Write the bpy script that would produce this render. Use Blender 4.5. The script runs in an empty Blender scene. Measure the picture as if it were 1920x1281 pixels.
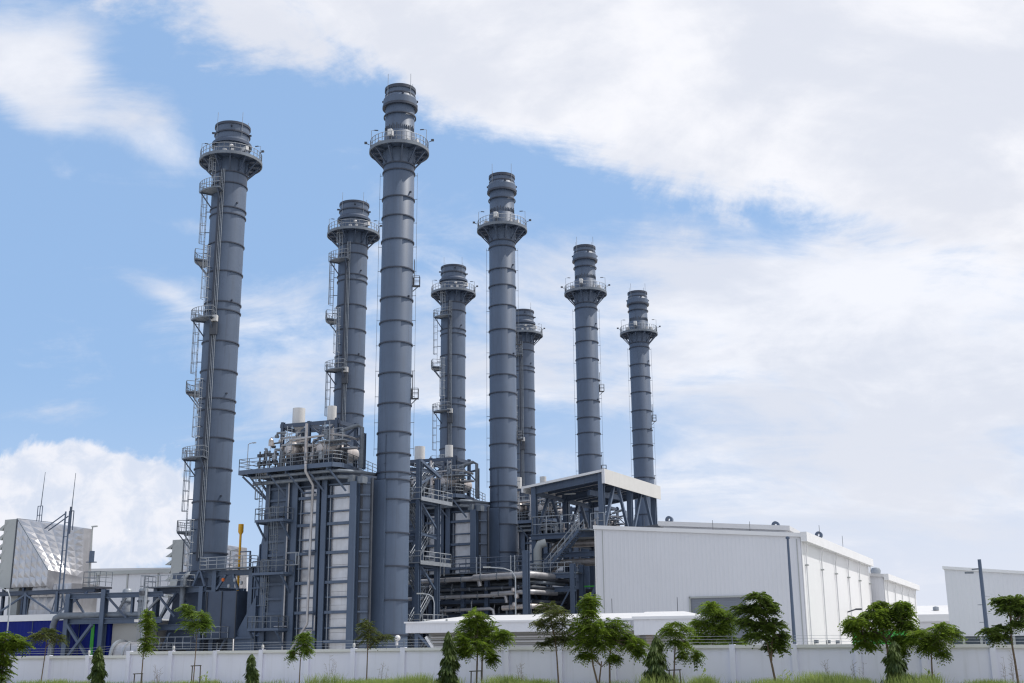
import bpy, bmesh, math, random
from math import radians, sin, cos, tan, pi, atan2, sqrt
from mathutils import Vector, Matrix
random.seed(7)
SC = bpy.context.scene
COL = SC.collection

# ------------------------------------------------------------------ camera
FPX = 2200.0; PIT = radians(14.72); RHO = .0075; HC = 2.6
_sp, _cp, _sr, _cr = sin(PIT), cos(PIT), sin(RHO), cos(RHO)
CF = Vector((0, _cp, _sp)); _r0 = Vector((1, 0, 0)); _u0 = Vector((0, -_sp, _cp))
CR = _r0*_cr - _u0*_sr; CU = _u0*_cr + _r0*_sr
cam = bpy.data.cameras.new('camera'); camo = bpy.data.objects.new('camera', cam); COL.objects.link(camo)
camo.matrix_world = Matrix(((CR.x, CU.x, -CF.x, 0), (CR.y, CU.y, -CF.y, 0), (CR.z, CU.z, -CF.z, HC), (0, 0, 0, 1)))
cam.sensor_width = 36; cam.lens = 36*FPX/1920; cam.clip_end = 6000; cam.clip_start = .5
SC.camera = camo

def ray(px, py):
    return CF + CR*((px-960)/FPX) + CU*((640.5-py)/FPX)
def atY(px, py, Y):
    d = ray(px, py); t = Y/d.y; return Vector((d.x*t, Y, HC+d.z*t))

class Frame:
    """A vertical-axis frame of the plant: local x to the right along a front, y to the back."""
    def __init__(s, ox, oy, deg):
        s.o = (ox, oy); s.t = radians(deg); s.x = (cos(s.t), sin(s.t)); s.y = (-sin(s.t), cos(s.t))
    def px(s, px, py, b=0):
        d = ray(px, py); n = s.y; t = (b+s.o[0]*n[0]+s.o[1]*n[1])/(d.x*n[0]+d.y*n[1])
        X, Y = d.x*t-s.o[0], d.y*t-s.o[1]; return Vector((X*s.x[0]+Y*s.x[1], b, HC+d.z*t))
    def pa(s, px, py, a=0):
        d = ray(px, py); n = s.x; t = (a+s.o[0]*n[0]+s.o[1]*n[1])/(d.x*n[0]+d.y*n[1])
        X, Y = d.x*t-s.o[0], d.y*t-s.o[1]; return Vector((a, X*s.y[0]+Y*s.y[1], HC+d.z*t))
    def w(s, p): return Vector((s.o[0]+p[0]*s.x[0]+p[1]*s.y[0], s.o[1]+p[0]*s.x[1]+p[1]*s.y[1], p[2]))

# ------------------------------------------------------------------ world, sun, exposure
SUN_AZ, SUN_EL = radians(78), radians(58)      # azimuth clockwise from the view direction (+Y)
w = bpy.data.worlds.new('World'); SC.world = w; w.use_nodes = True
nt = w.node_tree; N = nt.nodes; LK = nt.links
for n in list(N): N.remove(n)
def _n(t, **k):
    n = N.new(t)
    for a, b in k.items(): setattr(n, a, b)
    return n
def _set(sock, v):
    if isinstance(v, (int, float)): sock.default_value = v
    else: LK.new(v, sock)
def M_(op, a, b=0.0, c=None, clamp=False):
    n = _n('ShaderNodeMath', operation=op, use_clamp=clamp); _set(n.inputs[0], a); _set(n.inputs[1], b)
    if c is not None: _set(n.inputs[2], c)
    return n.outputs[0]
def smooth(x, lo, hi):
    n = _n('ShaderNodeMapRange', interpolation_type='SMOOTHSTEP'); _set(n.inputs[0], x)
    n.inputs[1].default_value = lo; n.inputs[2].default_value = hi; return n.outputs[0]
sky = _n('ShaderNodeTexSky', sky_type='NISHITA'); sky.sun_disc = False
sky.sun_elevation = SUN_EL; sky.sun_rotation = SUN_AZ; sky.dust_density = 1.2; sky.air_density = 1.0; sky.ozone_density = 1.5
tc = _n('ShaderNodeTexCoord'); sep = _n('ShaderNodeSeparateXYZ'); LK.new(tc.outputs['Generated'], sep.inputs[0])
dx, dy, dz = sep.outputs
AZ = M_('MULTIPLY', M_('ARCTAN2', dx, dy), 180/pi)
EL = M_('MULTIPLY', M_('ARCSINE', dz), 180/pi)
# cloud-layer coordinates: the direction met with a flat layer overhead
den = M_('ADD', M_('MAXIMUM', dz, 0.0), .42)
cx_, cy_ = M_('DIVIDE', dx, den), M_('DIVIDE', dy, den)
cmb = _n('ShaderNodeCombineXYZ'); LK.new(cx_, cmb.inputs[0]); LK.new(cy_, cmb.inputs[1])
def noise(vec, scale, detail=8, rough=.55, dist=0., off=(0, 0, 0), sc=(1, 1, 1), rot=0):
    mp = _n('ShaderNodeMapping'); LK.new(vec, mp.inputs[0]); mp.inputs['Location'].default_value = off
    mp.inputs['Scale'].default_value = sc; mp.inputs['Rotation'].default_value = (0, 0, rot)
    t = _n('ShaderNodeTexNoise'); LK.new(mp.outputs[0], t.inputs['Vector'])
    t.inputs['Scale'].default_value = scale; t.inputs['Detail'].default_value = detail
    t.inputs['Roughness'].default_value = rough; t.inputs['Distortion'].default_value = dist
    return t.outputs[0]
def blob(ca, ce, ra, re, rot=0., amp=1.):
    da, de = M_('SUBTRACT', AZ, ca), M_('SUBTRACT', EL, ce)
    c, s = cos(radians(rot)), sin(radians(rot))
    u = M_('DIVIDE', M_('ADD', M_('MULTIPLY', da, c), M_('MULTIPLY', de, s)), ra)
    v = M_('DIVIDE', M_('SUBTRACT', M_('MULTIPLY', de, c), M_('MULTIPLY', da, s)), re)
    r2 = M_('ADD', M_('MULTIPLY', u, u), M_('MULTIPLY', v, v))
    return M_('MULTIPLY', M_('POWER', 2.718, M_('MULTIPLY', r2, -1)), amp)
def add(*xs):
    r = xs[0]
    for x in xs[1:]: r = M_('ADD', r, x)
    return r
def pxang(px, py):
    d = ray(px, py).normalized(); return math.degrees(atan2(d.x, d.y)), math.degrees(math.asin(d.z))
n1 = noise(cmb.outputs[0], 5.2, 13, .64, .35, (3.1, 1.7, 0))
n2 = noise(cmb.outputs[0], 2.6, 8, .55, .3, (7.7, 2.2, 0), (1., 1.5, 1), .6)
nst = noise(cmb.outputs[0], 5.4, 10, .62, .7, (1.3, 9.2, 0), (.7, 1.7, 1), -.45)
# the large bank on the upper right: everything above a slanting edge
def edge_val(a0, a1):
    (x0, y0), (x1, y1) = pxang(*a0), pxang(*a1)
    nx, ny = -(y1-y0), (x1-x0); l = sqrt(nx*nx+ny*ny); nx /= l; ny /= l
    return M_('ADD', M_('MULTIPLY', M_('SUBTRACT', AZ, x0), nx), M_('MULTIPLY', M_('SUBTRACT', EL, y0), ny))
ed = edge_val((420, 60), (1480, 440))
bank = smooth(M_('ADD', ed, M_('MULTIPLY', M_('SUBTRACT', M_('ADD', M_('MULTIPLY', n1, .65), M_('MULTIPLY', nst, .35)), .5), 15.0)), -.9, 1.6)
B = lambda px, py, rx, ry, rot, amp: blob(*pxang(px, py), rx/FPX*57.3, ry/FPX*57.3, rot, amp)
soft = add(B(30, 70, 150, 90, -20, .55), B(70, 175, 130, 75, -30, .6), B(290, 250, 120, 60, -25, .62), B(140, 80, 70, 60, 0, .3), B(1850, 560, 420, 260, 0, .75),
           B(1480, 560, 260, 130, -8, .42), B(1180, 600, 330, 150, 8, .30), B(1500, 720, 420, 50, -6, .22), B(1750, 800, 520, 200, 0, .42), B(1500, 960, 560, 90, 0, .34), B(640, 760, 360, 90, -5, .2),
           B(1080, 440, 300, 110, 15, .34), B(820, 330, 420, 200, 15, .12), B(250, 640, 320, 200, 0, .12), B(560, 620, 260, 150, -18, .30), B(950, 700, 420, 170, 0, .24), B(160, 330, 130, 26, -5, .24), B(340, 420, 110, 22, -8, .3), B(330, 560, 90, 22, -22, .28),
           B(900, 560, 240, 60, 10, .16))
wisp = smooth(M_('ADD', soft, M_('MULTIPLY', M_('SUBTRACT', M_('ADD', M_('MULTIPLY', n1, .5), M_('MULTIPLY', nst, .5)), .5), 2.3)), .2, .84)
# heaped cloud low on the left
cmb2 = _n('ShaderNodeCombineXYZ'); LK.new(AZ, cmb2.inputs[0]); LK.new(EL, cmb2.inputs[1])
nc = noise(cmb2.outputs[0], .46, 11, .62, .3, (4.2, 3.3, 0))
cumm = add(B(30, 985, 250, 120, 0, .9), B(255, 945, 130, 95, 0, .75), B(140, 870, 60, 40, 0, .35))
cum = smooth(M_('ADD', cumm, M_('MULTIPLY', M_('SUBTRACT', nc, .5), .95)), .33, .52)
ncs = noise(cmb2.outputs[0], .7, 6, .6, .3, (1.2, 8.3, 0))
hz = smooth(EL, 13.0, 0.5)
def mx(f, a, b):
    n = _n('ShaderNodeMix', data_type='RGBA'); _set(n.inputs[0], f)
    for i, v in ((6, a), (7, b)):
        if isinstance(v, tuple): n.inputs[i].default_value = v+(1,)
        else: LK.new(v, n.inputs[i])
    return n.outputs[2]
CW = 7.0
cl_hi, cl_lo = (1.06*CW, 1.06*CW, 1.10*CW), (.83*CW, .86*CW, .95*CW)
shade = smooth(M_('ADD', n2, M_('MULTIPLY', M_('SUBTRACT', n1, .5), .5)), .36, .60)
ccol = mx(shade, cl_hi, cl_lo)
SKYMIX = mx(.75, sky.outputs[0], (.37*CW, .59*CW, .95*CW))
SKYMIX = mx(M_('MULTIPLY', hz, .70), SKYMIX, (.62*CW, .76*CW, 1.0*CW))
rhz = M_('MULTIPLY', smooth(AZ, -8.0, 14.0), smooth(EL, 17.0, 1.0))
SKYMIX = mx(M_('MULTIPLY', rhz, .85), SKYMIX, (.84*CW, .87*CW, .97*CW))
SKYMIX = mx(M_('MULTIPLY', wisp, .88), SKYMIX, ccol)
SKYMIX = mx(M_('MULTIPLY', bank, .96), SKYMIX, ccol)
SKYMIX = mx(M_('MULTIPLY', cum, .85), SKYMIX, mx(smooth(ncs, .35, .65), (1.03*CW, 1.02*CW, 1.06*CW), (.80*CW, .85*CW, .97*CW)))
# unseen white cloud added behind and beside the viewer to light front faces
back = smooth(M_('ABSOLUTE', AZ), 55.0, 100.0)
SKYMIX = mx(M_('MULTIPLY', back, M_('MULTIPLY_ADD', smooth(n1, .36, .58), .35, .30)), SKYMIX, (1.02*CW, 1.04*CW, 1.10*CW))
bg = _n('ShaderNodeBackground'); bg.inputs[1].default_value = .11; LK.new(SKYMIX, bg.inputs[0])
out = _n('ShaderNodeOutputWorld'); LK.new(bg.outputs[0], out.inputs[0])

sl = bpy.data.lights.new('sun', 'SUN'); sl.energy = 3.2; sl.angle = radians(.6); sl.color = (1, .95, .88)
slo = bpy.data.objects.new('sun', sl); COL.objects.link(slo)
sd = Vector((sin(SUN_AZ)*cos(SUN_EL), cos(SUN_AZ)*cos(SUN_EL), sin(SUN_EL)))
slo.rotation_euler = sd.to_track_quat('Z', 'Y').to_euler(); slo.location = (60, -40, 120)
SC.view_settings.view_transform = 'Standard'; SC.view_settings.look = 'None'
SC.view_settings.exposure = 0.28; SC.view_settings.gamma = 1.0
SC.render.engine = 'CYCLES'; SC.cycles.max_bounces = 6; SC.cycles.diffuse_bounces = 3; SC.cycles.use_denoising = True; SC.cycles.filter_width = 1.25

# ------------------------------------------------------------------ materials
def mat(name, col, rough=.55, metal=0., var=.12, vscale=1.5, bump=None, spec=.5, streak=0., streakcol=(.2, .19, .18)):
    m = bpy.data.materials.new(name); m.use_nodes = True; t = m.node_tree; nn = t.nodes; ll = t.links
    p = nn['Principled BSDF']; p.inputs['Roughness'].default_value = rough; p.inputs['Metallic'].default_value = metal
    p.inputs['Specular IOR Level'].default_value = spec
    c = nn.new('ShaderNodeTexCoord')
    z = nn.new('ShaderNodeTexNoise'); z.inputs['Scale'].default_value = vscale; z.inputs['Detail'].default_value = 6; z.inputs['Roughness'].default_value = .6
    ll.new(c.outputs['Object'], z.inputs['Vector'])
    r = nn.new('ShaderNodeMapRange'); r.inputs[1].default_value = .3; r.inputs[2].default_value = .7
    r.inputs[3].default_value = 1-var; r.inputs[4].default_value = 1+var; ll.new(z.outputs[0], r.inputs[0])
    x = nn.new('ShaderNodeVectorMath'); x.operation = 'SCALE'; x.inputs[0].default_value = col; ll.new(r.outputs[0], x.inputs['Scale'])
    src = x.outputs[0]
    if streak:
        mp = nn.new('ShaderNodeMapping'); mp.inputs['Scale'].default_value = (2.2, 2.2, .12); ll.new(c.outputs['Object'], mp.inputs[0])
        s = nn.new('ShaderNodeTexNoise'); s.inputs['Scale'].default_value = 1.6; s.inputs['Detail'].default_value = 5; ll.new(mp.outputs[0], s.inputs['Vector'])
        sr = nn.new('ShaderNodeMapRange'); sr.inputs[1].default_value = .52; sr.inputs[2].default_value = .78; sr.inputs[4].default_value = streak; ll.new(s.outputs[0], sr.inputs[0])
        mi = nn.new('ShaderNodeMix'); mi.data_type = 'RGBA'; ll.new(sr.outputs[0], mi.inputs[0]); ll.new(src, mi.inputs[6]); mi.inputs[7].default_value = streakcol+(1,)
        src = mi.outputs[2]
    ll.new(src, p.inputs['Base Color'])
    if bump:
        axis, per, dist = bump            # ribbed cladding: ribs across the local axis
        wv = nn.new('ShaderNodeTexWave'); wv.wave_type = 'BANDS'; wv.bands_direction = axis; wv.wave_profile = 'SIN'
        wv.inputs['Scale'].default_value = 2*pi/20/per*1.0; ll.new(c.outputs['Object'], wv.inputs['Vector'])
        rp = nn.new('ShaderNodeMapRange'); rp.interpolation_type = 'SMOOTHSTEP'; rp.inputs[1].default_value = .6; rp.inputs[2].default_value = .9; ll.new(wv.outputs[0], rp.inputs[0])
        bp = nn.new('ShaderNodeBump'); bp.inputs['Distance'].default_value = dist; bp.inputs['Strength'].default_value = .6
        ll.new(rp.outputs[0], bp.inputs['Height']); ll.new(bp.outputs[0], p.inputs['Normal'])
    return m
STEEL = mat('blue_grey_paint', (.070, .101, .160), .5, 0, .09, .35, streak=.5, streakcol=(.046, .062, .095))
STEELD = mat('dark_grey_blue_paint', (.046, .068, .114), .5, 0, .12, .6, streak=.25, streakcol=(.06, .07, .09))
BAND = mat('seam_steel', (.03, .04, .065), .5, 0, .15, 1)
GALV = mat('galvanised_steel', (.30, .33, .37), .5, .35, .15, 2)
GALVD = mat('weathered_galvanised_steel', (.15, .175, .21), .55, .3, .2, 2)
ALU = mat('aluminium_cladding', (.50, .50, .52), .36, .75, .14, .8, streak=.4, streakcol=(.33, .30, .28))
LAG = mat('insulation_jacket', (.46, .43, .42), .42, .55, .25, 1.2, streak=.45, streakcol=(.24, .18, .16))
PIPE = mat('silver_pipe', (.38, .38, .40), .42, .55, .2, 1, streak=.2, streakcol=(.25, .23, .22))
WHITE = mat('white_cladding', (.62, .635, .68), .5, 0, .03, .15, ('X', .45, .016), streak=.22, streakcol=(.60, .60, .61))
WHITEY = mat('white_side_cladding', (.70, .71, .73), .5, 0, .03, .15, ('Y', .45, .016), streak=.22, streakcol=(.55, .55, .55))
TRIM = mat('white_trim', (.68, .69, .71), .5, 0, .04, .5)
ROOF = mat('white_roof_sheet', (.54, .545, .56), .45, 0, .05, .4)
WALLP = mat('lilac_white_wall_paint', (.76, .78, .93), .7, 0, .03, .5, streak=.34, streakcol=(.54, .55, .64))
BLUE = mat('deep_blue_cladding', (.003, .012, .15), .6, 0, .12, .4, ('X', .6, .02), spec=.15)
BEIGE = mat('grey_beige_panel', (.33, .33, .32), .6, 0, .08, .3)
HOODG = mat('warm_grey_panel', (.36, .38, .38), .55, 0, .07, .3)
YEL = mat('yellow_paint', (.62, .33, .015), .5, 0, .08, 1)
ORANGE = mat('orange_paint', (.6, .13, .02), .5, 0, .08, 1)
GREENP = mat('green_paint', (.03, .30, .03), .5, 0, .1, 1)
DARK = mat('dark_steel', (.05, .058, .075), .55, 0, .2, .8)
SHUT = mat('grey_roller_shutter', (.17, .19, .23), .5, 0, .06, .5, ('Z', .25, .03))
BROWN = mat('brown_column', (.20, .17, .15), .7, 0, .1, 1)
BOXW = mat('white_enamel', (.58, .58, .58), .4, 0, .04, 1)
GLASSD = mat('dark_glass', (.05, .07, .09), .12, 0, .1, 1)
BARK = mat('bark', (.13, .095, .07), .85, 0, .3, 9)
STAKE = mat('grey_timber', (.085, .08, .075), .8, 0, .3, 6)
CONC = mat('concrete', (.40, .39, .37), .85, 0, .15, .7)
EARTH = mat('soil_and_turf', (.23, .215, .13), .95, 0, .4, .6)

def leafmat(name, base, alt, trans=.35, rough=.6):
    m = bpy.data.materials.new(name); m.use_nodes = True; t = m.node_tree; nn = t.nodes; ll = t.links
    p = nn['Principled BSDF']; p.inputs['Roughness'].default_value = rough; p.inputs['Specular IOR Level'].default_value = .3
    g = nn.new('ShaderNodeNewGeometry'); c = nn.new('ShaderNodeTexCoord')
    z = nn.new('ShaderNodeTexNoise'); z.inputs['Scale'].default_value = 1.1; z.inputs['Detail'].default_value = 3; ll.new(c.outputs['Object'], z.inputs['Vector'])
    a = nn.new('ShaderNodeMath'); a.operation = 'MULTIPLY_ADD'; ll.new(g.outputs['Random Per Island'], a.inputs[0]); a.inputs[1].default_value = .55
    s = nn.new('ShaderNodeMapRange'); s.inputs[1].default_value = .35; s.inputs[2].default_value = .65; s.inputs[4].default_value = .5; ll.new(z.outputs[0], s.inputs[0]); ll.new(s.outputs[0], a.inputs[2])
    mi = nn.new('ShaderNodeMix'); mi.data_type = 'RGBA'; ll.new(a.outputs[0], mi.inputs[0]); mi.inputs[6].default_value = base+(1,); mi.inputs[7].default_value = alt+(1,)
    ll.new(mi.outputs[2], p.inputs['Base Color'])
    tr = nn.new('ShaderNodeBsdfTranslucent'); ll.new(mi.outputs[2], tr.inputs[0])
    ms = nn.new('ShaderNodeMixShader'); ms.inputs[0].default_value = trans
    ll.new(p.outputs[0], ms.inputs[1]); ll.new(tr.outputs[0], ms.inputs[2]); ll.new(ms.outputs[0], nn['Material Output'].inputs[0])
    return m
LEAF = leafmat('feathery_leaf', (.026, .062, .012), (.23, .33, .04), .5)
LEAFD = leafmat('dark_leaf', (.020, .044, .012), (.15, .22, .04), .4)
LEAFY = leafmat('yellow_green_leaf', (.07, .13, .018), (.17, .25, .04))
LEAFO = leafmat('olive_leaf', (.05, .075, .02), (.12, .14, .04), .3)
ASHOK = leafmat('hanging_leaf', (.018, .042, .011), (.085, .125, .022), .2)
GRASS = leafmat('weedy_grass', (.13, .21, .04), (.33, .40, .13), .4, .6)

# ------------------------------------------------------------------ mesh helpers
class MB:
    def __init__(s): s.v = []; s.f = []; s.sm = []
    def add(s, vs, fs, smooth=False):
        k = len(s.v); s.v += [tuple(v) for v in vs]
        for f in fs: s.f.append([i+k for i in f]); s.sm.append(smooth)
        return s
    def box(s, c, size, rot=0):
        hx, hy, hz = [q/2 for q in size]; cr, sr = cos(rot), sin(rot); vs = []
        for z in (-hz, hz):
            for x, y in ((-hx, -hy), (hx, -hy), (hx, hy), (-hx, hy)):
                vs.append((c[0]+x*cr-y*sr, c[1]+x*sr+y*cr, c[2]+z))
        return s.add(vs, [(3, 2, 1, 0), (4, 5, 6, 7), (0, 1, 5, 4), (1, 2, 6, 5), (2, 3, 7, 6), (3, 0, 4, 7)])
    def bb(s, x0, x1, y0, y1, z0, z1): return s.box(((x0+x1)/2, (y0+y1)/2, (z0+z1)/2), (x1-x0, y1-y0, z1-z0))
    def beam(s, p, q, w_=.2, h=None):
        p, q = Vector(p), Vector(q); h = h or w_; d = (q-p).normalized()
        a = d.cross(Vector((0, 0, 1)))
        if a.length < 1e-3: a = Vector((1, 0, 0))
        a.normalize(); b = a.cross(d).normalized()
        vs = []
        for e in (p, q):
            for i, j in ((-1, -1), (1, -1), (1, 1), (-1, 1)): vs.append(e+a*(i*w_/2)+b*(j*h/2))
        return s.add(vs, [(3, 2, 1, 0), (4, 5, 6, 7), (0, 1, 5, 4), (1, 2, 6, 5), (2, 3, 7, 6), (3, 0, 4, 7)])
    def ibeam(s, p, q, w_=.4, h=.4, t=.05, up=(0, 0, 1)):
        """rolled steel section: two flanges and a web"""
        p, q = Vector(p), Vector(q); d = (q-p).normalized(); a = d.cross(Vector(up))
        if a.length < 1e-3: a = d.cross(Vector((0, 1, 0)))
        a.normalize(); b = a.cross(d).normalized()
        for (du, wu, dv, hv) in ((0, w_, h/2-t/2, t), (0, w_, -h/2+t/2, t), (0, t, 0, h-2*t)):
            vs = []
            for e in (p, q):
                o = e+a*du+b*dv
                for i, j in ((-1, -1), (1, -1), (1, 1), (-1, 1)): vs.append(o+a*(i*wu/2)+b*(j*hv/2))
            s.add(vs, [(3, 2, 1, 0), (4, 5, 6, 7), (0, 1, 5, 4), (1, 2, 6, 5), (2, 3, 7, 6), (3, 0, 4, 7)])
        return s
    def tube(s, pts, r, n=8, cap=True, r1=None):
        pts = [Vector(p) for p in pts]; rings = []; m = len(pts); prev = None
        for i, p in enumerate(pts):
            d = (pts[min(i+1, m-1)]-pts[max(i-1, 0)]).normalized()
            if prev is None:
                a = d.cross(Vector((0, 0, 1)))
                if a.length < 1e-3: a = d.cross(Vector((0, 1, 0)))
            else: a = prev-d*prev.dot(d)
            a.normalize(); prev = a.copy(); b = d.cross(a)
            rr = r if r1 is None else r+(r1-r)*i/(m-1)
            rings.append([p+a*(rr*cos(2*pi*k/n))+b*(rr*sin(2*pi*k/n)) for k in range(n)])
        vs = [v for rg in rings for v in rg]
        fs = [(i*n+k, i*n+(k+1) % n, (i+1)*n+(k+1) % n, (i+1)*n+k) for i in range(m-1) for k in range(n)]
        s.add(vs, fs, n > 5)
        if cap:
            k0 = len(s.v)-len(vs)
            s.f.append([k0+k for k in range(n)][::-1]); s.sm.append(False)
            s.f.append([k0+(m-1)*n+k for k in range(n)]); s.sm.append(False)
        return s
    def lathe(s, prof, n=48, c=(0, 0), closed=False):
        """prof: list of (radius, z); closed joins the last to the first"""
        vs = [(c[0]+r*cos(2*pi*k/n), c[1]+r*sin(2*pi*k/n), z) for r, z in prof for k in range(n)]
        m = len(prof); rg = range(m if closed else m-1)
        return s.add(vs, [(i*n+k, i*n+(k+1) % n, ((i+1) % m)*n+(k+1) % n, ((i+1) % m)*n+k) for i in rg for k in range(n)], True)
    def disc(s, r, z, n=48, c=(0, 0)):
        return s.add([(c[0]+r*cos(2*pi*k/n), c[1]+r*sin(2*pi*k/n), z) for k in range(n)], [tuple(range(n))])
    def prism(s, poly, z0, z1):
        n = len(poly); vs = [(x, y, z0) for x, y in poly]+[(x, y, z1) for x, y in poly]
        return s.add(vs, [tuple(range(n))[::-1], tuple(range(n, 2*n))]+[(i, (i+1) % n, n+(i+1) % n, n+i) for i in range(n)])
    def hull(s, bot, top):
        """loft between two same-length loops, capped"""
        n = len(bot); return s.add(list(bot)+list(top), [tuple(range(n))[::-1], tuple(range(n, 2*n))]+[(i, (i+1) % n, n+(i+1) % n, n+i) for i in range(n)])
    def build(s, name, m, parent=None, loc=None, recalc=True):
        me = bpy.data.meshes.new(name); me.from_pydata(s.v, [], s.f)
        if recalc:
            bm = bmesh.new(); bm.from_mesh(me); bmesh.ops.recalc_face_normals(bm, faces=bm.faces); bm.to_mesh(me); bm.free()
        me.polygons.foreach_set('use_smooth', s.sm)
        me.materials.append(m); me.update()
        if any(s.sm): me.set_sharp_from_angle(angle=radians(40))
        o = bpy.data.objects.new(name, me); COL.objects.link(o)
        if parent: o.parent = parent
        if loc is not None: o.location = loc
        return o
def tag(o, label=None, cat=None, group=None, kind=None):
    for k, v in (('label', label), ('category', cat), ('group', group), ('kind', kind)):
        if v: o[k] = v
    return o
def thing(name, label, cat, loc=(0, 0, 0), rot=0., group=None):
    o = bpy.data.objects.new(name, None); COL.objects.link(o); o.location = loc; o.rotation_euler = (0, 0, rot); o.empty_display_size = .5
    return tag(o, label, cat, group)
def copy_tree(o, parent=None):
    c = o.copy(); COL.objects.link(c); c.parent = parent
    for ch in list(o.children): copy_tree(ch, c)
    return c
def rail(mb, pts, h=1.1, r=.035, step=1.5, closed=False, mids=(.55,), toe=0.):
    """handrail following the points of a deck edge"""
    P = [Vector(p) for p in pts]
    if closed: P.append(P[0])
    up = Vector((0, 0, 1))
    for lv in (h,)+tuple(h*m for m in mids): mb.tube([p+up*lv for p in P], r, 5)
    for a, b in zip(P[:-1], P[1:]):
        k = max(1, int(round((b-a).length/step)))
        for i in range(k+1):
            p = a.lerp(b, i/k); mb.tube([p, p+up*h], r*1.05, 5)
    if toe:
        for a, b in zip(P[:-1], P[1:]): mb.beam(a+up*toe/2, b+up*toe/2, .02, toe)
    return mb
def ladder(mb, p, q, out_dir, wdt=.5, cage=True, r=.028, cage_from=2.2, cage_r=.42, rung=.5):
    """caged ladder from p up to q; out_dir is the way a climber faces away from"""
    p, q = Vector(p), Vector(q); o = Vector(out_dir).normalized(); d = (q-p).normalized(); sd_ = d.cross(o).normalized()
    for k in (-1, 1): mb.tube([p+sd_*(k*wdt/2), q+sd_*(k*wdt/2)], r, 5)
    L = (q-p).length; n = int(L/rung)
    for i in range(n+1):
        c = p+d*(i*rung); mb.tube([c-sd_*wdt/2, c+sd_*wdt/2], r*.7, 4)
    if cage and L > cage_from+1:
        hs = []; m = max(2, int((L-cage_from)/1.1)+1)
        for i in range(m):
            c = p+d*(cage_from+(L-cage_from)*i/(m-1))
            pts = [c+sd_*(cage_r*cos(t))*(1.0)+o*(cage_r*1.0*sin(t)+.2*(1 if 0 < t < pi else 0)) for t in [pi*j/6 for j in range(7)]]
            mb.tube(pts, r*.9, 4, False); hs.append(pts)
        for j in (1, 2, 3, 4, 5): mb.tube([hs[0][j], hs[-1][j]], r*.7, 4)
    return mb
def ring_mesh(name, r0, r1, h):
    return MB().lathe([(r0, -h/2), (r1, -h/2), (r1, h/2), (r0, h/2)], 56, closed=True)

# ------------------------------------------------------------------ ground
g = MB(); g.add([(-1500, -300, 0), (1500, -300, 0), (1500, 2500, 0), (-1500, 2500, 0)], [(0, 1, 2, 3)])
tag(g.build('ground', CONC), kind='structure')
WF = Frame(0, 75.7, -19.7)
v = MB(); k = 60
xs = [-60+110*i/k for i in range(k+1)]
for j, (yy, zz) in enumerate(((-.2, .42), (-4, .5), (-9, .45), (-13, .25), (-17, .02))): v.v += [tuple(WF.w((x, yy, zz+.06*sin(x*.9+j)))) for x in xs]
for j in range(4):
    for i in range(k): v.f.append([j*(k+1)+i, j*(k+1)+i+1, (j+1)*(k+1)+i+1, (j+1)*(k+1)+i]); v.sm.append(True)
tag(v.build('verge', EARTH), kind='structure')
# ------------------------------------------------------------------ the eight chimneys
ROWAZ = radians(23.8)
def rowpos(x0, y0, s): return Vector((x0+s*sin(ROWAZ), y0+s*cos(ROWAZ), 0))
UNIT = [0, 27.5, 58.8, 85.4]
MS = [rowpos(-12.29, 120, s) for s in UNIT]
BS = [rowpos(-33.75, 131.4, s) for s in (0, 28.2, 59.7, 88.8)]
UP = Vector((0, 0, 1))
def polar(r, a, z=0): return Vector((r*cos(radians(a)), r*sin(radians(a)), z))
def ring_platform(root, R, Rp, z, label=None, gap=None):
    """ring walkway with brackets below and a handrail"""
    pf = MB().lathe([(R+.02, z-.06), (Rp, z-.06), (Rp, z), (R+.02, z)], 48, closed=True).build('platform', STEELD, root)
    fr = MB().lathe([(Rp-.05, z-.22), (Rp+.05, z-.22), (Rp+.05, z+.14), (Rp-.05, z+.14)], 48, closed=True); fr.build('edge_beam', GALVD, pf)
    n = 12
    for i in range(n):
        a = 360*i/n+12; m = MB(); m.beam(polar(R, a, z-.2), polar(Rp-.06, a, z-.2), .12, .22); m.beam(polar(Rp-.25, a, z-.32), polar(R+.05, a, z-1.75), .13, .15)
        m.beam(polar(R+.04, a, z-1.85), polar(R+.04, a, z-.1), .10, .12)
        m.build('bracket', STEELD, pf)
    r = MB(); arc = [polar(Rp-.06, 10*i, z) for i in range(36)]
    rail(r, arc, 1.15, .035, 1.3, True); r.build('railing', GALV, pf)
    lens = MB()
    for j in range(0, 36, 3):
        a, b = polar(Rp-.1, 10*j, z-.1), polar(Rp-.1, 10*j+30, z-.1); lens.beam(a.lerp(b, .05), b.lerp(a, .05), .1, .16)
    lens.build('ring_joist', STEELD, pf)
    return pf
def lamp_arm(root, base, az_, h=2.4, reach=.7):
    d = polar(1, az_); m = MB(); m.tube([base, base+UP*h, base+UP*(h+.06)+d*reach*.5], .03, 5); l = m.build('lamp_post', GALV, root)
    MB().box(tuple(base+UP*(h+.07)+d*reach*.75), (.42, .14, .07), radians(az_)).build('lamp_head', DARK, l)
def flood(root, p, az_):
    d = polar(1, az_); m = MB(); m.beam(p, p+d*.3+UP*.12, .06); f_ = m.build('floodlight', DARK, root)
    MB().box(tuple(p+d*.4+UP*.2), (.3, .24, .2), radians(az_)).build('lamp_head', DARK, f_)

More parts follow.
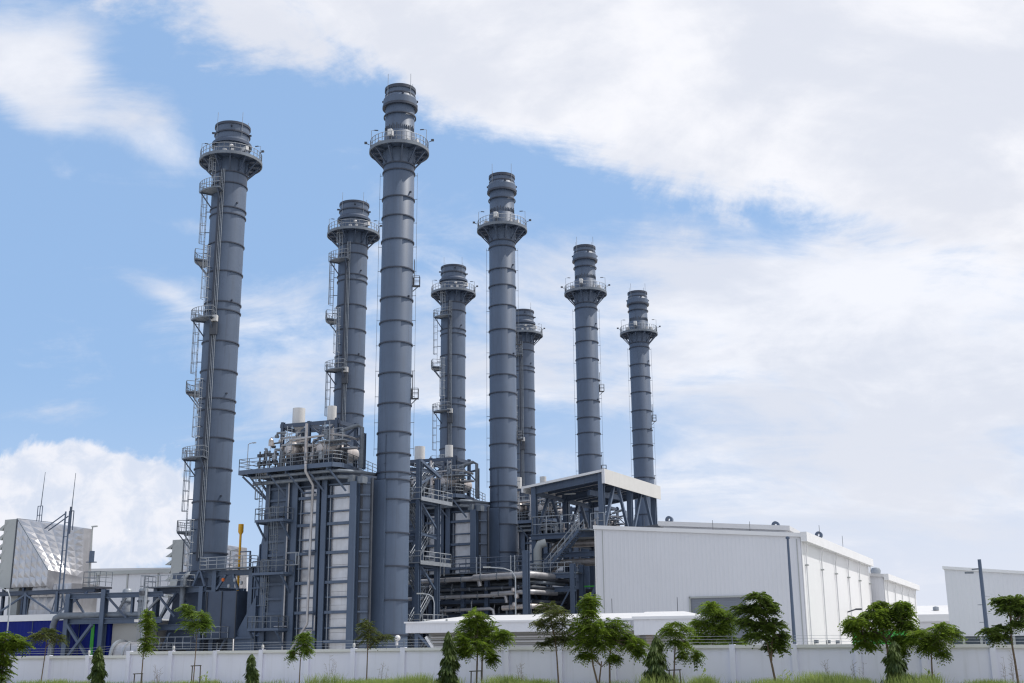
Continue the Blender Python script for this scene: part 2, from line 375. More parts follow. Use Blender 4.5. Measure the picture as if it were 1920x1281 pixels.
def main_stack():
    R = 1.70
    t = thing('main_stack', '', 'chimney')
    s = MB().lathe([(R, 0), (R, 57.9), (1.62, 58.0), (1.62, 63.3), (1.50, 63.3), (1.50, 55)], 64)
    # welded plate courses: a slight lip at every course
    s.build('shaft', STEEL, t)
    MB().lathe([(1.63, 63.0), (1.74, 63.0), (1.74, 63.35), (1.50, 63.35)], 56).build('rim', BAND, t)
    MB().lathe([(1.63, 62.35), (1.71, 62.35), (1.71, 62.5), (1.63, 62.5)], 56, closed=True).build('rim', BAND, t)
    MB().lathe([(1.64, 61.15), (1.90, 61.15), (1.88, 61.95), (1.78, 62.02), (1.70, 62.3), (1.64, 62.3)], 56, closed=True).build('collar', STEEL, t)
    MB().lathe([(1.66, 60.95), (1.96, 60.95), (1.96, 61.2), (1.66, 61.2)], 56, closed=True).build('collar_lip', BAND, t)
    rm = ring_mesh('stiffener_ring', R-.03, R+.11, .13)
    first = None
    for z in (59.9, 54.0, 53.2, 50.1, 47.9, 45.2, 42.0, 38.7, 36.1, 33.8, 30.5, 27.3, 24.3, 22.1, 20.15, 19.4, 17.4, 14.05, 10.75, 7.45, 4.1):
        if first is None: first = rm.build('stiffener_ring', BAND, t, (0, 0, z))
        else:
            o = first.copy(); COL.objects.link(o); o.location = (0, 0, z)
    pf = ring_platform(t, R, 3.25, 55.8)
    c = MB().lathe([(R, 54.0), (R+.06, 54.0), (R+.1, 55.7), (R, 55.7)], 48, closed=True); c.build('gusset_skirt', STEEL, t)
    # vertical battens above the walkway (ladder screen) and white analyser cabinets
    b = MB()
    for a in range(200, 345, 8): b.beam(polar(1.66, a, 55.9), polar(1.66, a, 58.7-.25*abs(math.sin(a))), .06)
    b.build('cable_batten', DARK, t)
    for a, z, sz in ((250, 57.2, (.6, .45, .7)), (205, 56.5, (.5, .5, .5)), (330, 56.5, (.5, .4, .55)), (300, 56.3, (.4, .3, .5)), (345, 56.4, (.5, .4, .5))):
        bx = MB().box(tuple(polar(2.25, a, z)), sz, radians(a)).build('analyser_cabinet', BOXW, t)
        MB().beam(polar(2.25, a, 55.8), polar(2.25, a, z-sz[2]/2), .22).build('stand', DARK, bx)
    lamp_arm(t, polar(3.1, 190, 55.8), 10); lamp_arm(t, polar(3.1, -12, 55.8), 170)
    flood(t, polar(3.3, -5, 56.9), -5); flood(t, polar(3.3, 186, 56.6), 186)
    for a in (225, 315, 45, 135): MB().tube([polar(1.78, a, 61.5), polar(1.78, a, 64.7)], .03, 5).build('lightning_rod', GALV, t)
    for a, z in ((285, 62.2), (180, 61.9), (350, 61.2), (0, 61.9)): MB().beam(polar(1.6, a, z), polar(2.0, a, z), .16, .2).build('lifting_lug', BAND, t)
    # pins carrying the earthing wire down both sides
    for a in (181, -1):
        m = MB(); z = 53
        while z > 22:
            m.tube([polar(R, a, z), polar(R+.38, a, z)], .03, 4); z -= 2.75
        m.tube([polar(R+.34, a, 53.3), polar(R+.34, a, 22)], .018, 4); m.build('earth_wire', GALVD, t)
    for z in (40.3, 28.0):                   # small service cradles on the right limb
        m = MB(); m.bb(1.7, 2.45, -.3, .3, z, z+.06); rail(m, [(1.75, -.3, z), (2.45, -.3, z), (2.45, .3, z), (1.75, .3, z)], 1.1, .03, .7)
        m.beam((1.72, 0, z-.55), (2.3, 0, z), .08); m.tube([(1.85, -.2, z), (1.85, -.2, z+3)], .03, 4); m.tube([(1.85, .2, z), (1.85, .2, z+3)], .03, 4)
        m.build('service_cradle', DARK, t)
    for z in (50.7, 38.9): MB().beam(polar(R, -38, z), polar(R+.2, -38, z), .16, .15).build('lifting_lug', BAND, t)
    m = MB(); m.tube([polar(R+.05, 248, 24), polar(R+.05, 248, 1)], .03, 4)
    for z in range(3, 24, 3): m.beam(polar(R, 246, z), polar(R+.16, 246, z), .18, .1)
    m.build('cable_clip', STEELD, t)
    return t
def bypass_stack():
    R = 2.03; zb = 11.0
    t = thing('bypass_stack', '', 'chimney')
    MB().lathe([(R, zb), (R, 60.1), (R-.02, 60.2), (R-.02, 64.1), (R-.14, 64.1), (R-.14, 56)], 64).build('shaft', STEEL, t)
    MB().lathe([(R-.02, 63.95), (R+.1, 63.95), (R+.1, 64.25), (R-.15, 64.25)], 56).build('rim', BAND, t)
    MB().lathe([(R-.03, 62.95), (R+.12, 62.95), (R+.12, 63.12), (R-.03, 63.12)], 56, closed=True).build('rim', BAND, t)
    MB().lathe([(R, 61.9), (R+.33, 61.6), (R+.33, 61.95), (R+.05, 62.25)], 56, closed=True).build('hood_ring', STEELD, t)
    rm = ring_mesh('stiffener_ring', R-.03, R+.12, .13); first = None
    for z in (57.8, 56.4, 53.3, 52.5, 48.9, 45.4, 41.7, 40.7, 37.0, 33.6, 30.3, 29.0, 25.8, 22.4, 18.7, 16.7, 13.1, 11.1):
        if first is None: first = rm.build('stiffener_ring', BAND, t, (0, 0, z))
        else:
            o = first.copy(); COL.objects.link(o); o.location = (0, 0, z)
    ring_platform(t, R, 3.68, 59.6)
    for a, z, sz in ((318, 60.6, (.9, .4, .5)), (286, 60.1, (.4, .35, .45)), (268, 60.1, (.4, .4, .3))):
        bx = MB().box(tuple(polar(2.8, a, z)), sz, radians(a)).build('analyser_cabinet', BOXW, t)
        MB().beam(polar(2.8, a, 59.6), polar(2.8, a, z-sz[2]/2), .12).build('stand', DARK, bx)
    MB().lathe([(.01, -.2), (.2, -.14), (.28, 0), (.2, .14), (.01, .2)], 12).build('round_hatch', BOXW, t, tuple(polar(R+.1, 283, 61.0)))
    lamp_arm(t, polar(3.5, 0, 59.6), 165, 2.2); flood(t, polar(3.7, -14, 60.5), -10); lamp_arm(t, polar(3.5, 195, 59.6), 20, 2.2)
    for a in (225, 315, 45, 135): MB().tube([polar(R+.08, a, 62.5), polar(R+.08, a, 65.6)], .03, 5).build('lightning_rod', GALV, t)
    for a, z in ((190, 63.4), (350, 63.0), (280, 63.6)): MB().beam(polar(R, a, z), polar(R+.4, a, z), .16, .2).build('lifting_lug', BAND, t)
    # two flights of caged ladder that swap sides at every rest platform
    AL, AF = 184, 236
    lv = [59.6, 55.3, 47.1, 39.6, 31.3, 23.5, 15.5, 9.4]; side = [AF, AF, AL, AF, AL, AF, AL, AF]
    for i in range(1, 7):
        z, a = lv[i], side[i]; c0, c1 = (a-34, a+22) if a == AL else (a-30, a+30)
        n = 8; inn = [polar(R+.06, c0+(c1-c0)*k/n) for k in range(n+1)]; o_ = [polar(R+1.5, c0+(c1-c0)*k/n) for k in range(n+1)]
        m = MB(); poly = [(p.x, p.y) for p in inn]+[(p.x, p.y) for p in reversed(o_)]; m.prism(poly, z-.16, z)
        rp = m.build('rest_platform', GALVD, t)
        r = MB(); rail(r, [p+UP*z for p in [inn[0]]+o_+[inn[-1]]], 1.15, .035, 1.1); r.build('railing', GALV, rp)
        for aa in (c0+6, c1-6):
            m = MB(); m.beam(polar(R+1.4, aa, z-.18), polar(R, aa, z-1.9), .11); m.beam(polar(R, aa, z-.22), polar(R+1.45, aa, z-.22), .1, .14); m.build('bracket', STEELD, rp)
    for i in range(0, 7):
        z1, z0 = lv[i]+1.1, lv[i+1]; a = AF if i % 2 == 0 else AL
        m = MB(); ladder(m, polar(R+.55, a, z0), polar(R+.55, a, z1), polar(1, a), .55, True, .035, 2.3, .45); m.build('ladder', GALV, t)
        m = MB()
        zz = z0+1
        while zz < z1:
            m.beam(polar(R, a, zz), polar(R+.55, a, zz), .08); zz += 2.6
        m.build('ladder_bracket', STEELD, t)
    m = MB()
    for k_, a in enumerate((257, 262, 267)): m.tube([polar(R+.16, a, 12.5), polar(R+.16, a, 58)], .04, 6)
    m.build('conduit', GALV, t)
    m = MB(); m.beam(polar(R+.1, 252, 12.2), polar(R+.1, 252, 57.5), .22, .3); m.build('cable_tray', BAND, t)
    bx = MB().box(tuple(polar(R+.4, 263, 39.5)), (.5, .8, .7), radians(263)).build('junction_box', BOXW, t)
    MB().box(tuple(polar(R+.35, 263, 38.3)), (.4, .8, 1.4), radians(263)).build('gland_plate', DARK, bx)
    for z in (53.9, 41.9, 30.9, 19.3): MB().beam(polar(R, -48, z), polar(R+.2, -48, z), .16, .15).build('lifting_lug', BAND, t)
    return t
m0 = main_stack(); b0 = bypass_stack()
LM = ['tallest blue-grey chimney, centre left, with a wide collared top, beside the large boiler block',
      'blue-grey collared chimney behind the pipe rack, first to the right of the tallest one',
      'blue-grey collared chimney that rises behind the open steel shelter roof',
      'rightmost and smallest blue-grey collared chimney, behind the right end of the shelter roof']
LB = ['leftmost chimney, thick and blue-grey, with zigzag caged ladders and small rest platforms',
      'laddered chimney rising behind the large boiler block, left of the tallest chimney',
      'laddered chimney rising behind the second boiler block, right of the tallest chimney',
      'chimney half hidden behind a collared chimney, only its right half in view']
for i in range(4):
    o = m0 if i == 0 else copy_tree(m0); o.location = MS[i]; o['label'] = LM[i]; o['group'] = 'main chimneys in a receding row'
    o = b0 if i == 0 else copy_tree(b0); o.location = BS[i]; o['label'] = LB[i]; o['group'] = 'laddered bypass chimneys in a receding row'
# ------------------------------------------------------------------ heat recovery boilers
TF = Frame(-12.29, 120, -28); TROT = radians(-28)
BG = 'boiler blocks in a receding row'
def boiler(full=True):
    t = thing('boiler_block', '', 'boiler')
    X = lambda px, b=-4.5: TF.px(px, 1000, b).x
    xl, xr = -12.8, -2.1
    # casing: front plates set back behind the columns, corner cut towards the outlet duct
    MB().prism([(xl+.3, -3.7), (-1.5, -3.7), (-.6, -2.97), (-1.9, -2.1), (-1.9, 3.9), (xl+.3, 3.9)], 0, 19.6).build('casing', STEEL, t)
    MB().prism([(xl, -4.2), (-9.2, -4.2), (-9.2, -3.6), (xl, -3.6)], 0, 20.3).build('casing', STEEL, t)
    MB().bb(xl+.2, -3.6, -4.4, 4, 19.6, 20.5).build('casing_head', STEELD, t)
    MB().bb(-2.2, .35, -1.95, 1.95, 0, 19.35).build('outlet_duct', STEEL, t)
    cols = [(495, 503), (533, 538), (545, 555), (591, 596.5), (600.5, 610), (653.6, 665.6)]
    for p0, p1 in cols:
        a0, a1 = X(p0), X(p1); h = 20.2 if p0 < 650 else 19.0
        m = MB(); c = (a0+a1)/2
        m.bb(a0, a1, -4.5, -4.42, 0, h); m.bb(c-.05, c+.05, -4.42, -3.78, 0, h); m.bb(a0, a1, -3.78, -3.7, 0, h)
        m.build('column', STEEL, t)
    # bays of bright sheet between the columns with horizontal stiffeners
    zs = [18.9, 17.7, 16.2, 14.95, 13.5, 12.1, 10.65, 9.2, 7.75, 6.3, 4.8, 3.5, 2.1, .9]
    for p0, p1, zt in ((555, 591, 18.6), (610, 653.6, 18.75)):
        a0, a1 = X(p0), X(p1)
        m = MB()
        for k in range(14):                                        # sheets, each a touch out of true
            z1 = zt-k*1.31; z0 = z1-1.29
            if z0 < 0: break
            e = random.uniform(-.02, .02); m.add([(a0+.35, -3.93+e, z0), (a1, -3.93-e, z0), (a1, -3.93+e, z1), (a0+.35, -3.93-e*.5, z1), (a0+.35, -3.7, z0), (a1, -3.7, z0), (a1, -3.7, z1), (a0+.35, -3.7, z1)],
                  [(0, 1, 2, 3), (4, 7, 6, 5), (0, 4, 5, 1), (1, 5, 6, 2), (2, 6, 7, 3), (3, 7, 4, 0)])
        m.build('bright_panel', ALU, t)
        m = MB(); m.bb(a0, a0+.36, -4.05, -3.7, 0, zt); m.build('panel_reflection_strip', STEELD, t)  # dark strip stands in for the column's reflection in the bright sheet
        m = MB(); m.tube([(a0+.3, -4.2, .3), (a0+.3, -4.2, zt)], .04, 5); m.build('conduit', GALV, t)
        for i, z in enumerate(zs):
            th = .28 if i % 2 else .15
            MB().bb(a0, a1, -4.36 if i % 2 else -4.2, -3.72, z-th/2, z+th/2).build('stiffener', STEEL, t)
        MB().bb(a0, a1, -3.9, -3.7, zt, 19.6).build('head_plate', STEELD, t)
    a0, a1 = X(503), X(533)
    for i, z in enumerate(zs):
        MB().bb(a0, a1, -4.42, -4.16, z-.13, z+.13).build('stiffener', STEEL, t)
        p, q = Vector((-1.42, -3.72, z)), Vector((-.66, -3.1, z)); MB().beam(p+Vector((.05, -.06, 0)), q+Vector((.05, -.06, 0)), .3, .16).build('stiffener', STEEL, t)
    for p in ((-1.3, -3.7), (-.52, -3.0)): MB().bb(p[0]-.1, p[0]+.1, p[1]-.1, p[1]+.1, 0, 19.4).build('gap_shade_strip', DARK, t)  # dark strips put in for the black shade of the corner gap
    for a, z in ((-2.3, 19.4), (-1.1, 19.2)): MB().bb(a-.3, a+.3, -4.3, -3.4, z-.4, z+.3).build('vent_box', GALVD, t)
    # deck
    D = [(-15.3, -6.0), (-10, -6.0), (-3.4, -5.9), (-2.9, -4.9), (-3.4, -2.3), (-5.2, 4.6), (-15.3, 4.6)]
    MB().prism(D, 20.55, 20.8).build('deck', GALVD, t)
    m = MB()
    for a, b in zip(D, D[1:]+D[:1]): m.beam((a[0], a[1], 20.66), (b[0], b[1], 20.66), .14, .46)
    m.build('edge_beam', STEEL, t)
    m = MB(); rail(m, [(x, y, 20.9) for x, y in [(-12, 4.5)]+[D[-1]]+D[:6]], 1.15, .038, 1.5, mids=(.35, .7)); m.build('railing', GALVD, t)
    for x in (-14.2, -11.6, -9.2, -6.6, -4.0):
        m = MB(); m.ibeam((x, -5.95, 20.35), (x, -3.6, 20.35), .25, .35, .05); m.beam((x+.15, -5.7, 20.2), (x+1.3, -4.4, 18.1), .17); m.build('deck_bracket', STEEL, t)
    m = MB()
    m.beam((-15.1, -5.6, 20.3), (-12.8, -4.3, 17.8), .2); m.beam((-15.1, -3.0, 20.3), (-12.8, -3.0, 17.6), .2); m.build('deck_bracket', STEELD, t)
    for z, r, y in ((20.08, .17, -5.5), (19.5, .2, -5.1)):
        m = MB(); m.tube([(-14, y, z), (-4.2, y, z), (-3.0, y+.3, z), (-2.3, y+1.2, z), (-1.7, -2.4, z), (-1.4, -.5, z)], r, 8); m.build('header_pipe', GALVD, t)
    # roof plant: vent frame, silencers, steam drums
    for p, q, zt, zl in ((-12.05, 1, 28.0, 26.0), (-7.65, 1, 27.8, 26.3)):
        r = .68 if p < -10 else .5
        sl_ = MB().lathe([(0, zl-.35), (r*.4, zl-.35), (r, zl), (r, zt), (r-.06, zt), (r-.06, zl+.3)], 24, (p+.35, -1)).build('silencer', BOXW, t)
        MB().tube([(p+.35, -1, 21), (p+.35, -1, zl)], .28, 10).build('vent_pipe', PIPE, sl_)
    m = MB()
    for x in (-12.5, -9.0, -5.4):
        for y in (-2.6, .8): m.ibeam((x, y, 20.8), (x, y, 26.3 if x < -12 else 26.1), .34, .34, .06, (0, 1, 0))
    for y in (-2.6, .8):
        m.beam((-12.8, y, 25.9), (-5.1, y, 25.7), .22, .42); m.beam((-12.5, y, 23.6), (-9, y, 25.6), .16); m.beam((-9, y, 23.4), (-5.4, y, 25.6), .16); m.beam((-5.4, y, 23.2), (-9, y, 25.6), .16)
    for x in (-12.5, -9, -5.4): m.beam((x, -2.6, 25.7), (x, .8, 25.7), .2, .4)
    m.build('vent_frame', STEELD, t)
    for x, zc, r in ((-10.0, 22.9, 1.05), (-5.9, 22.7, 1.0)):
        r *= .86; pts = [(0.01, -2.75), (r*.45, -2.72), (r*.5, -2.6), (r*.8, -2.5), (r, -2.2), (r, 3), (0.01, 3)]
        d = MB(); n = 24
        vs = [(x+rr*cos(2*pi*k/n), -2.0+l, zc+rr*sin(2*pi*k/n)) for rr, l in pts for k in range(n)]
        d.add(vs, [(i*n+k, i*n+(k+1) % n, (i+1)*n+(k+1) % n, (i+1)*n+k) for i in range(len(pts)-1) for k in range(n)], True)
        dr = d.build('steam_drum', LAG, t)
        for zz in (-1.5, .8): MB().bb(x-.9, x+.9, -2.1+zz-.2, -2.1+zz+.2, 20.8, zc-.6).build('saddle', STEELD, dr)
    rr = random.Random(3)
    for k in range(26):                                            # relief valves, risers and pipework on the roof
        x = rr.uniform(-12.6, -4.2); y = rr.uniform(-5, -1.5); h = rr.uniform(.8, 2.6); m = MB()
        z0 = 20.8; m.tube([(x, y, z0), (x, y, z0+h), (x+rr.uniform(-.2, .2), y, z0+h+.3), (x+rr.choice((-1, 1))*rr.uniform(.5, 1.6), y+rr.uniform(-.3, .8), z0+h+.35)], rr.choice((.07, .1, .16)), 7)
        m.lathe([(0, h*.5+z0-.22), (.24, h*.5+z0-.2), (.24, h*.5+z0+.2), (0, h*.5+z0+.22)], 10, (x, y)); m.build('relief_pipe', rr.choice((LAG, PIPE, PIPE, GALVD, DARK)), t)
    for k in range(34):                                            # crowded small-bore lines, hand wheels and hangers
        x = rr.uniform(-12.8, -3.6); y = rr.uniform(-5.4, -2.4); z = rr.uniform(21.6, 24.6); m = MB(); a = rr.choice((0, 0, 1)); l = rr.uniform(.7, 2.4)
        q = [(x, y, z), (x+l, y+rr.uniform(-.1, .1), z)] if a else [(x, y, z-l*.6), (x, y, z), (x+rr.choice((-.5, .5)), y+.4, z+.1)]
        m.tube(q, rr.choice((.045, .06, .09, .13)), 6)
        if k % 3 == 0: m.lathe([(0, z-.5), (.22, z-.48), (.26, z-.3), (.12, z-.1), (0, z-.08)], 9, (x, y))
        if k % 4 == 0: m.bb(x-.2, x+.25, y-.15, y+.15, z-.9, z-.4)
        m.build('small_pipe', rr.choice((LAG, GALV, GALVD, DARK, STEELD, PIPE)), t)
    for x in (-13.5, -12.9, -12.2, -11.4):
        m = MB(); m.tube([(x, -4.9, 20.8), (x, -4.9, 22.9)], .09, 6); m.lathe([(0, 22.3), (.3, 22.35), (.3, 22.6), (0, 22.65)], 10, (x, -4.9)); m.lathe([(0, 21.3), (.26, 21.4), (.26, 21.8), (0, 21.9)], 10, (x, -4.9)); m.build('valve', DARK, t)
    m = MB(); m.tube([(-9.2, -5.4, 23.7), (-4.0, -5.0, 23.9), (-3.5, -3.5, 23.9), (-3.8, -1, 23.9)], .12, 7); m.build('steam_line', PIPE, t)
    m = MB(); m.tube([(-4.6, -3, 24.6), (-3.2, -2, 25.2), (-2.9, -1.6, 25.0), (-2.9, -1.6, 20.8)], .2, 8); m.build('steam_line', GALVD, t)
    for x0 in (-9.4, -4.6):
        m = MB(); ladder(m, (x0, -5.3, 20.8), (x0, -5.3, 25.2), (0, -1, 0), .6, False, .04); rail(m, [(x0-1.4, -3.4, 23.4), (x0-1.4, -4.8, 23.4), (x0+1.6, -4.8, 23.4)], 1.1, .035, .9); m.bb(x0-1.4, x0+1.6, -4.8, -3.4, 23.28, 23.38); m.build('service_gantry', GALV, t)
    m = MB(); m.ibeam((-3.3, -.6, 20.8), (-3.3, -.6, 24.6), .3, .3, .05, (0, 1, 0)); m.beam((-3.3, -.6, 24.4), (-7.0, -.6, 23.9), .22); m.beam((-3.3, -.6, 22.8), (-4.6, -.6, 24.1), .14); m.build('davit_frame', STEEL, t)
    m = MB(); m.tube([(-14.4, -5.8, 20.9), (-14.4, -5.8, 23.6), (-14.2, -5.8, 23.7), (-13.7, -5.8, 23.75)], .045, 5); lp = m.build('lamp_post', GALV, t)
    MB().box((-13.6, -5.8, 23.72), (.4, .18, .1)).build('lamp_head', GALV, lp)
    # long drain pipe down the front
    ax = lambda px, y, b: tuple(TF.px(px, y, b))
    m = MB(); m.tube([ax(573, 870, -6.2), ax(573, 884, -6.2), ax(587, 910, -5.1), ax(582.5, 1000, -5.0), ax(575.5, 1169, -5.0), ax(546, 1218, -5.2)], .145, 10); m.build('drain_pipe', PIPE, t)
    m = MB(); m.tube([ax(575, 795, -4.9), ax(573, 870, -5.9)], .16, 8); m.build('drain_pipe', LAG, t)
    m = MB(); m.tube([(X(541), -4.75, .2), (X(541.5), -4.75, 20)], .09, 6); m.tube([(X(598), -4.75, 6), (X(598), -4.75, 4.6), (X(578), -4.75, 4.6), (X(578), -4.75, 1)], .08, 5); m.tube([(X(527), -5, 5), (X(550), -5, 5)], .07, 5); m.build('instrument_pipe', PIPE, t)
    m = MB(); z = TF.px(545, 1048, -5.2).z; x0, x1 = X(538, -5.2), X(561, -5.2)
    m.tube([(x0, -5.2, z+.6), (x1, -5.2, z+.6), (x1, -5.2, z-.6), (x0, -5.2, z-.6)], .07, 5); m.tube([(x1-.3, -5.2, z+.6), (x1-.3, -5.2, z-.6)], .06, 5); m.build('pipe_loop', GALV, t)
    for y_ in (924, 1033, 1149):
        p = TF.px(580, y_, -4.8); m = MB(); m.box(tuple(p), (1.3, .5, .16)); m.build('pipe_clamp', STEELD, t)
    # access platforms on the left half of the front, with caged ladders between
    plats = [(-13.1, -9.2, 4.85), (-12.8, -8.8, 10.3), (-12.8, -9.1, 15.6)]
    for i, (x0, x1, z) in enumerate(plats):
        m = MB(); m.bb(x0, x1, -6.1, -4.5, z-.25, z); p = m.build('access_platform', STEEL, t)
        r = MB(); rail(r, [(x0, -4.6, z), (x0, -6.05, z), (x1, -6.05, z), (x1, -4.6, z)], 1.15, .04, .9); r.build('railing', GALVD, p)
        for x in (x0+.2, x1-.4):
            b_ = MB(); b_.beam((x, -6.0, z-.25), (x, -4.45, z-2.0), .16); b_.beam((x, -6.0, z-.32), (x, -4.3, z-.32), .14, .16); b_.build('bracket', STEEL, p)
    for (x, z0, z1) in ((-12.9, .3, 6.1), (-11.5, 4.85, 11.6), (-10.6, 10.3, 16.9), (-12.7, 15.6, 20.9)):
        m = MB(); ladder(m, (x, -5.4, z0), (x, -5.4, z1), (0, -1, 0) if x > -12.6 else (-.3, -1, 0), .55, z0 > 1, .04, 2.2, .45); m.build('ladder', GALVD, t)
    for px_, y0, y1 in ((507, 905, 970), (524, 900, 960)):
        m = MB(); m.tube([(X(px_), -4.9, 15), (X(px_), -4.9, 20)], .05, 5); m.build('conduit', GALVD, t)
    # flared inlet duct on the left
    m = MB(); m.hull([(-16.2, -2.2, 3.2), (-12.6, -3.9, .2), (-12.6, 3.9, .2), (-16.2, 2.2, 3.2)], [(-16.2, -2.2, 8.6), (-12.6, -3.9, 18.2), (-12.6, 3.9, 18.2), (-16.2, 2.2, 8.6)]); m.build('inlet_duct', STEEL, t)
    for k in range(5):
        f_ = k/4; x = -16.1+3.4*f_; y = 2.28+1.66*f_; z0 = 3.1-2.9*f_; z1 = 8.7+9.4*f_
        m = MB(); m.beam((x, -y, z0), (x, -y, z1), .14, .2); m.beam((x, -y, z1), (x, y, z1), .14, .2); m.build('duct_rib', STEEL, t)
    for z in (4.2, 5.7, 7.2, 9): MB().beam((-16.2+max(0, (z-8.6)*.35), -2.4, z), (-12.6, -4.05, z), .12, .16).build('duct_rib', STEEL, t)
    return t
LBK = ['large blue-grey boiler block with bright metal panels, left of and behind the tallest chimney',
       'second boiler block behind the pipe rack, between two collared chimneys',
       'boiler block seen in glimpses under the left half of the open shelter roof',
       'farthest boiler block, nearly hidden behind the shelter and the white hall']
h0 = boiler()
for i in range(4):
    o = h0 if i == 0 else copy_tree(h0)
    o.location = MS[i]; o.rotation_euler.z = TROT; o['label'] = LBK[i]; o['group'] = BG

# ------------------------------------------------------------------ steelwork and ducts under the leftmost chimney
BF = Frame(-33.75, 131.4, -28); BLOC = (-33.75, 131.4, 0)
t = thing('chimney_base', 'dark steel frame, ducts and railed landings carrying the leftmost chimney', 'steel frame', BLOC, TROT)
for x, y, zt in ((-4.3, -3, 9.4), (2.2, -3, 9.4), (-4.3, 3, 9.4), (2.6, 3, 9.4), (3.6, -2.6, 11), (8.4, -2.4, 11.2)):
    MB().ibeam((x, y, 0), (x, y, zt), .55, .55, .08, (0, 1, 0)).build('column', STEEL, t)
for p, q in (((-4.6, -3, 9.1), (2.6, -3, 9.1)), ((-4.6, 3, 9.1), (2.6, 3, 9.1)), ((-4.3, -3, 9.1), (-4.3, 3, 9.1)), ((2.2, -3, 9.1), (2.2, 3, 9.1)), ((2.2, -2.6, 10.7), (8.6, -2.4, 10.7)), ((-2.5, -2.6, 10.6), (4, -2.6, 10.6)), ((-4.3, -3, 5.2), (2.2, -3, 5.2))):
    MB().ibeam(p, q, .35, .6, .07).build('beam', STEEL, t)
for p, q in (((-4.3, -3, 5.2), (-1.4, -3, 8.9)), ((-4.2, -3.2, 1), (-1.8, -3.2, 4.6)), ((-1, -3, 8.8), (2, -3, 5.4)), ((.9, -3.1, 9.4), (1.7, -3.1, 11)), ((2.6, -3.1, 9.4), (1.9, -3.1, 11)), ((4, -2.8, 9), (5.2, -2.8, 10.5)), ((6.9, -2.8, 8.9), (6.2, -2.8, 10.5)), ((3.6, -2.7, 1), (6, -2.7, 4.6))):
    MB().beam(p, q, .22).build('brace', STEEL, t)
MB().hull([(-3.6, -2.3, 3.0), (2.2, -2.3, 1.6), (2.2, 2.3, 1.6), (-3.6, 2.3, 3.0)], [(-2.1, -2.1, 11.1), (2.1, -2.1, 11.1), (2.1, 2.1, 11.1), (-2.1, 2.1, 11.1)]).build('transition_duct', STEELD, t)
m = MB(); m.bb(2.9, 7.0, -2.9, 2, 4.0, 8.8); m.build('damper_casing', STEELD, t)
m = MB()
for x in (2.9, 4.9, 6.9): m.bb(x-.05, x+.05, -3.0, -2.9, 4, 8.8)
m.build('casing_seam', DARK, t)
MB().hull([(6.6, -2.6, .3), (9.9, -3.4, .3), (9.9, 3, .3), (6.6, 2.2, .3)], [(6.6, -2.6, 4.2), (9.9, -3.4, 8.2), (9.9, 3, 8.2), (6.6, 2.2, 4.2)]).build('flared_duct', STEEL, t)
for z in (1.2, 2.6, 4.0): MB().beam((6.6, -2.72, z), (9.9, -3.52, z), .14, .2).build('duct_rib', STEEL, t)
for k, (x0, x1, y0, y1, z) in enumerate(((-4.6, 1, -4.6, -3.0, 9.45), (-6.5, 2.3, -4.4, -3, 3.0), (2.6, 6.0, -4.2, -3, 4.0), (2, 9, -3.4, -2.4, 11.2))):
    m = MB(); m.bb(x0, x1, y0, y1, z-.12, z); p = m.build('landing', GALVD, t)
    r = MB(); rail(r, [(x0, y1, z), (x0, y0, z), (x1, y0, z), (x1, y1, z)], 1.15, .04, 1.1, mids=(.5,) if k < 3 else (.35, .7)); r.build('railing', GALV, p)
m = MB(); ladder(m, (-4.0, -5.0, .3), (-4.0, -5.0, 10.6), (0, -1, 0), .55, True, .04, 2.5, .45); m.build('ladder', GALV, t)
m = MB(); m.tube([(-.2, -2.6, 10.9), (-.2, -3.4, 10.3), (-.2, -3.4, 7)], .3, 10); m.build('drain_pipe', GALVD, t)
for x, y, z in ((4.9, -2.9, 10.0), (6.6, -3, 9.9), (5.9, -3.1, 9.3), (7.4, -2.9, 9.6)):
    MB().lathe([(0, -.2), (.14, -.17), (.18, 0), (.14, .17), (0, .2)], 12).build('actuator', ORANGE if x < 5 else GALV, t, (x, y, z))
rr = random.Random(5)
for k in range(12):
    x = rr.uniform(-4, 2); z = rr.uniform(.5, 3.5); m = MB(); m.tube([(x, -3.6, .2), (x, -3.6, z), (x+rr.uniform(-1.6, 1.6), -3.4, z+.1)], rr.choice((.06, .1, .14)), 6); m.build('small_pipe', rr.choice((GALV, GALVD, DARK)), t)
MB().bb(-5.0, -4.5, -3.6, -3.3, 3.6, 5.2).build('control_box', BOXW, t)

# ------------------------------------------------------------------ yellow vent and neighbours
p = BF.w((6.2, -2, 0))
t = thing('vent_mast', 'yellow vent pipe with a boxy cap, right of the leftmost chimney', 'vent pipe', tuple(p), TROT)
MB().tube([(0, 0, 0), (0, 0, 15.0)], .125, 10).build('pipe', YEL, t)
MB().lathe([(.13, 14.75), (.28, 15.0), (.28, 15.85), (.23, 15.85), (.23, 15.1)], 16).build('cap', YEL, t)
m = MB(); m.beam((0, 0, 12.9), (1.5, 0, 12.9), .12); m.beam((1.45, 0, 12.9), (1.45, 0, 11.2), .14); m.build('support_arm', STEEL, t)
p = BF.w((4.9, -2, 0))
t = thing('deck_lamp', 'small grey lamp on a bracket pole right beside the leftmost chimney base', 'lamp', tuple(p), TROT)
MB().tube([(0, 0, 11.2), (0, 0, 13.1)], .045, 6).build('pole', GALVD, t)
m = MB(); m.beam((0, 0, 13.1), (.9, 0, 13.15), .12, .09); m.build('lamp_head', HOODG, t)

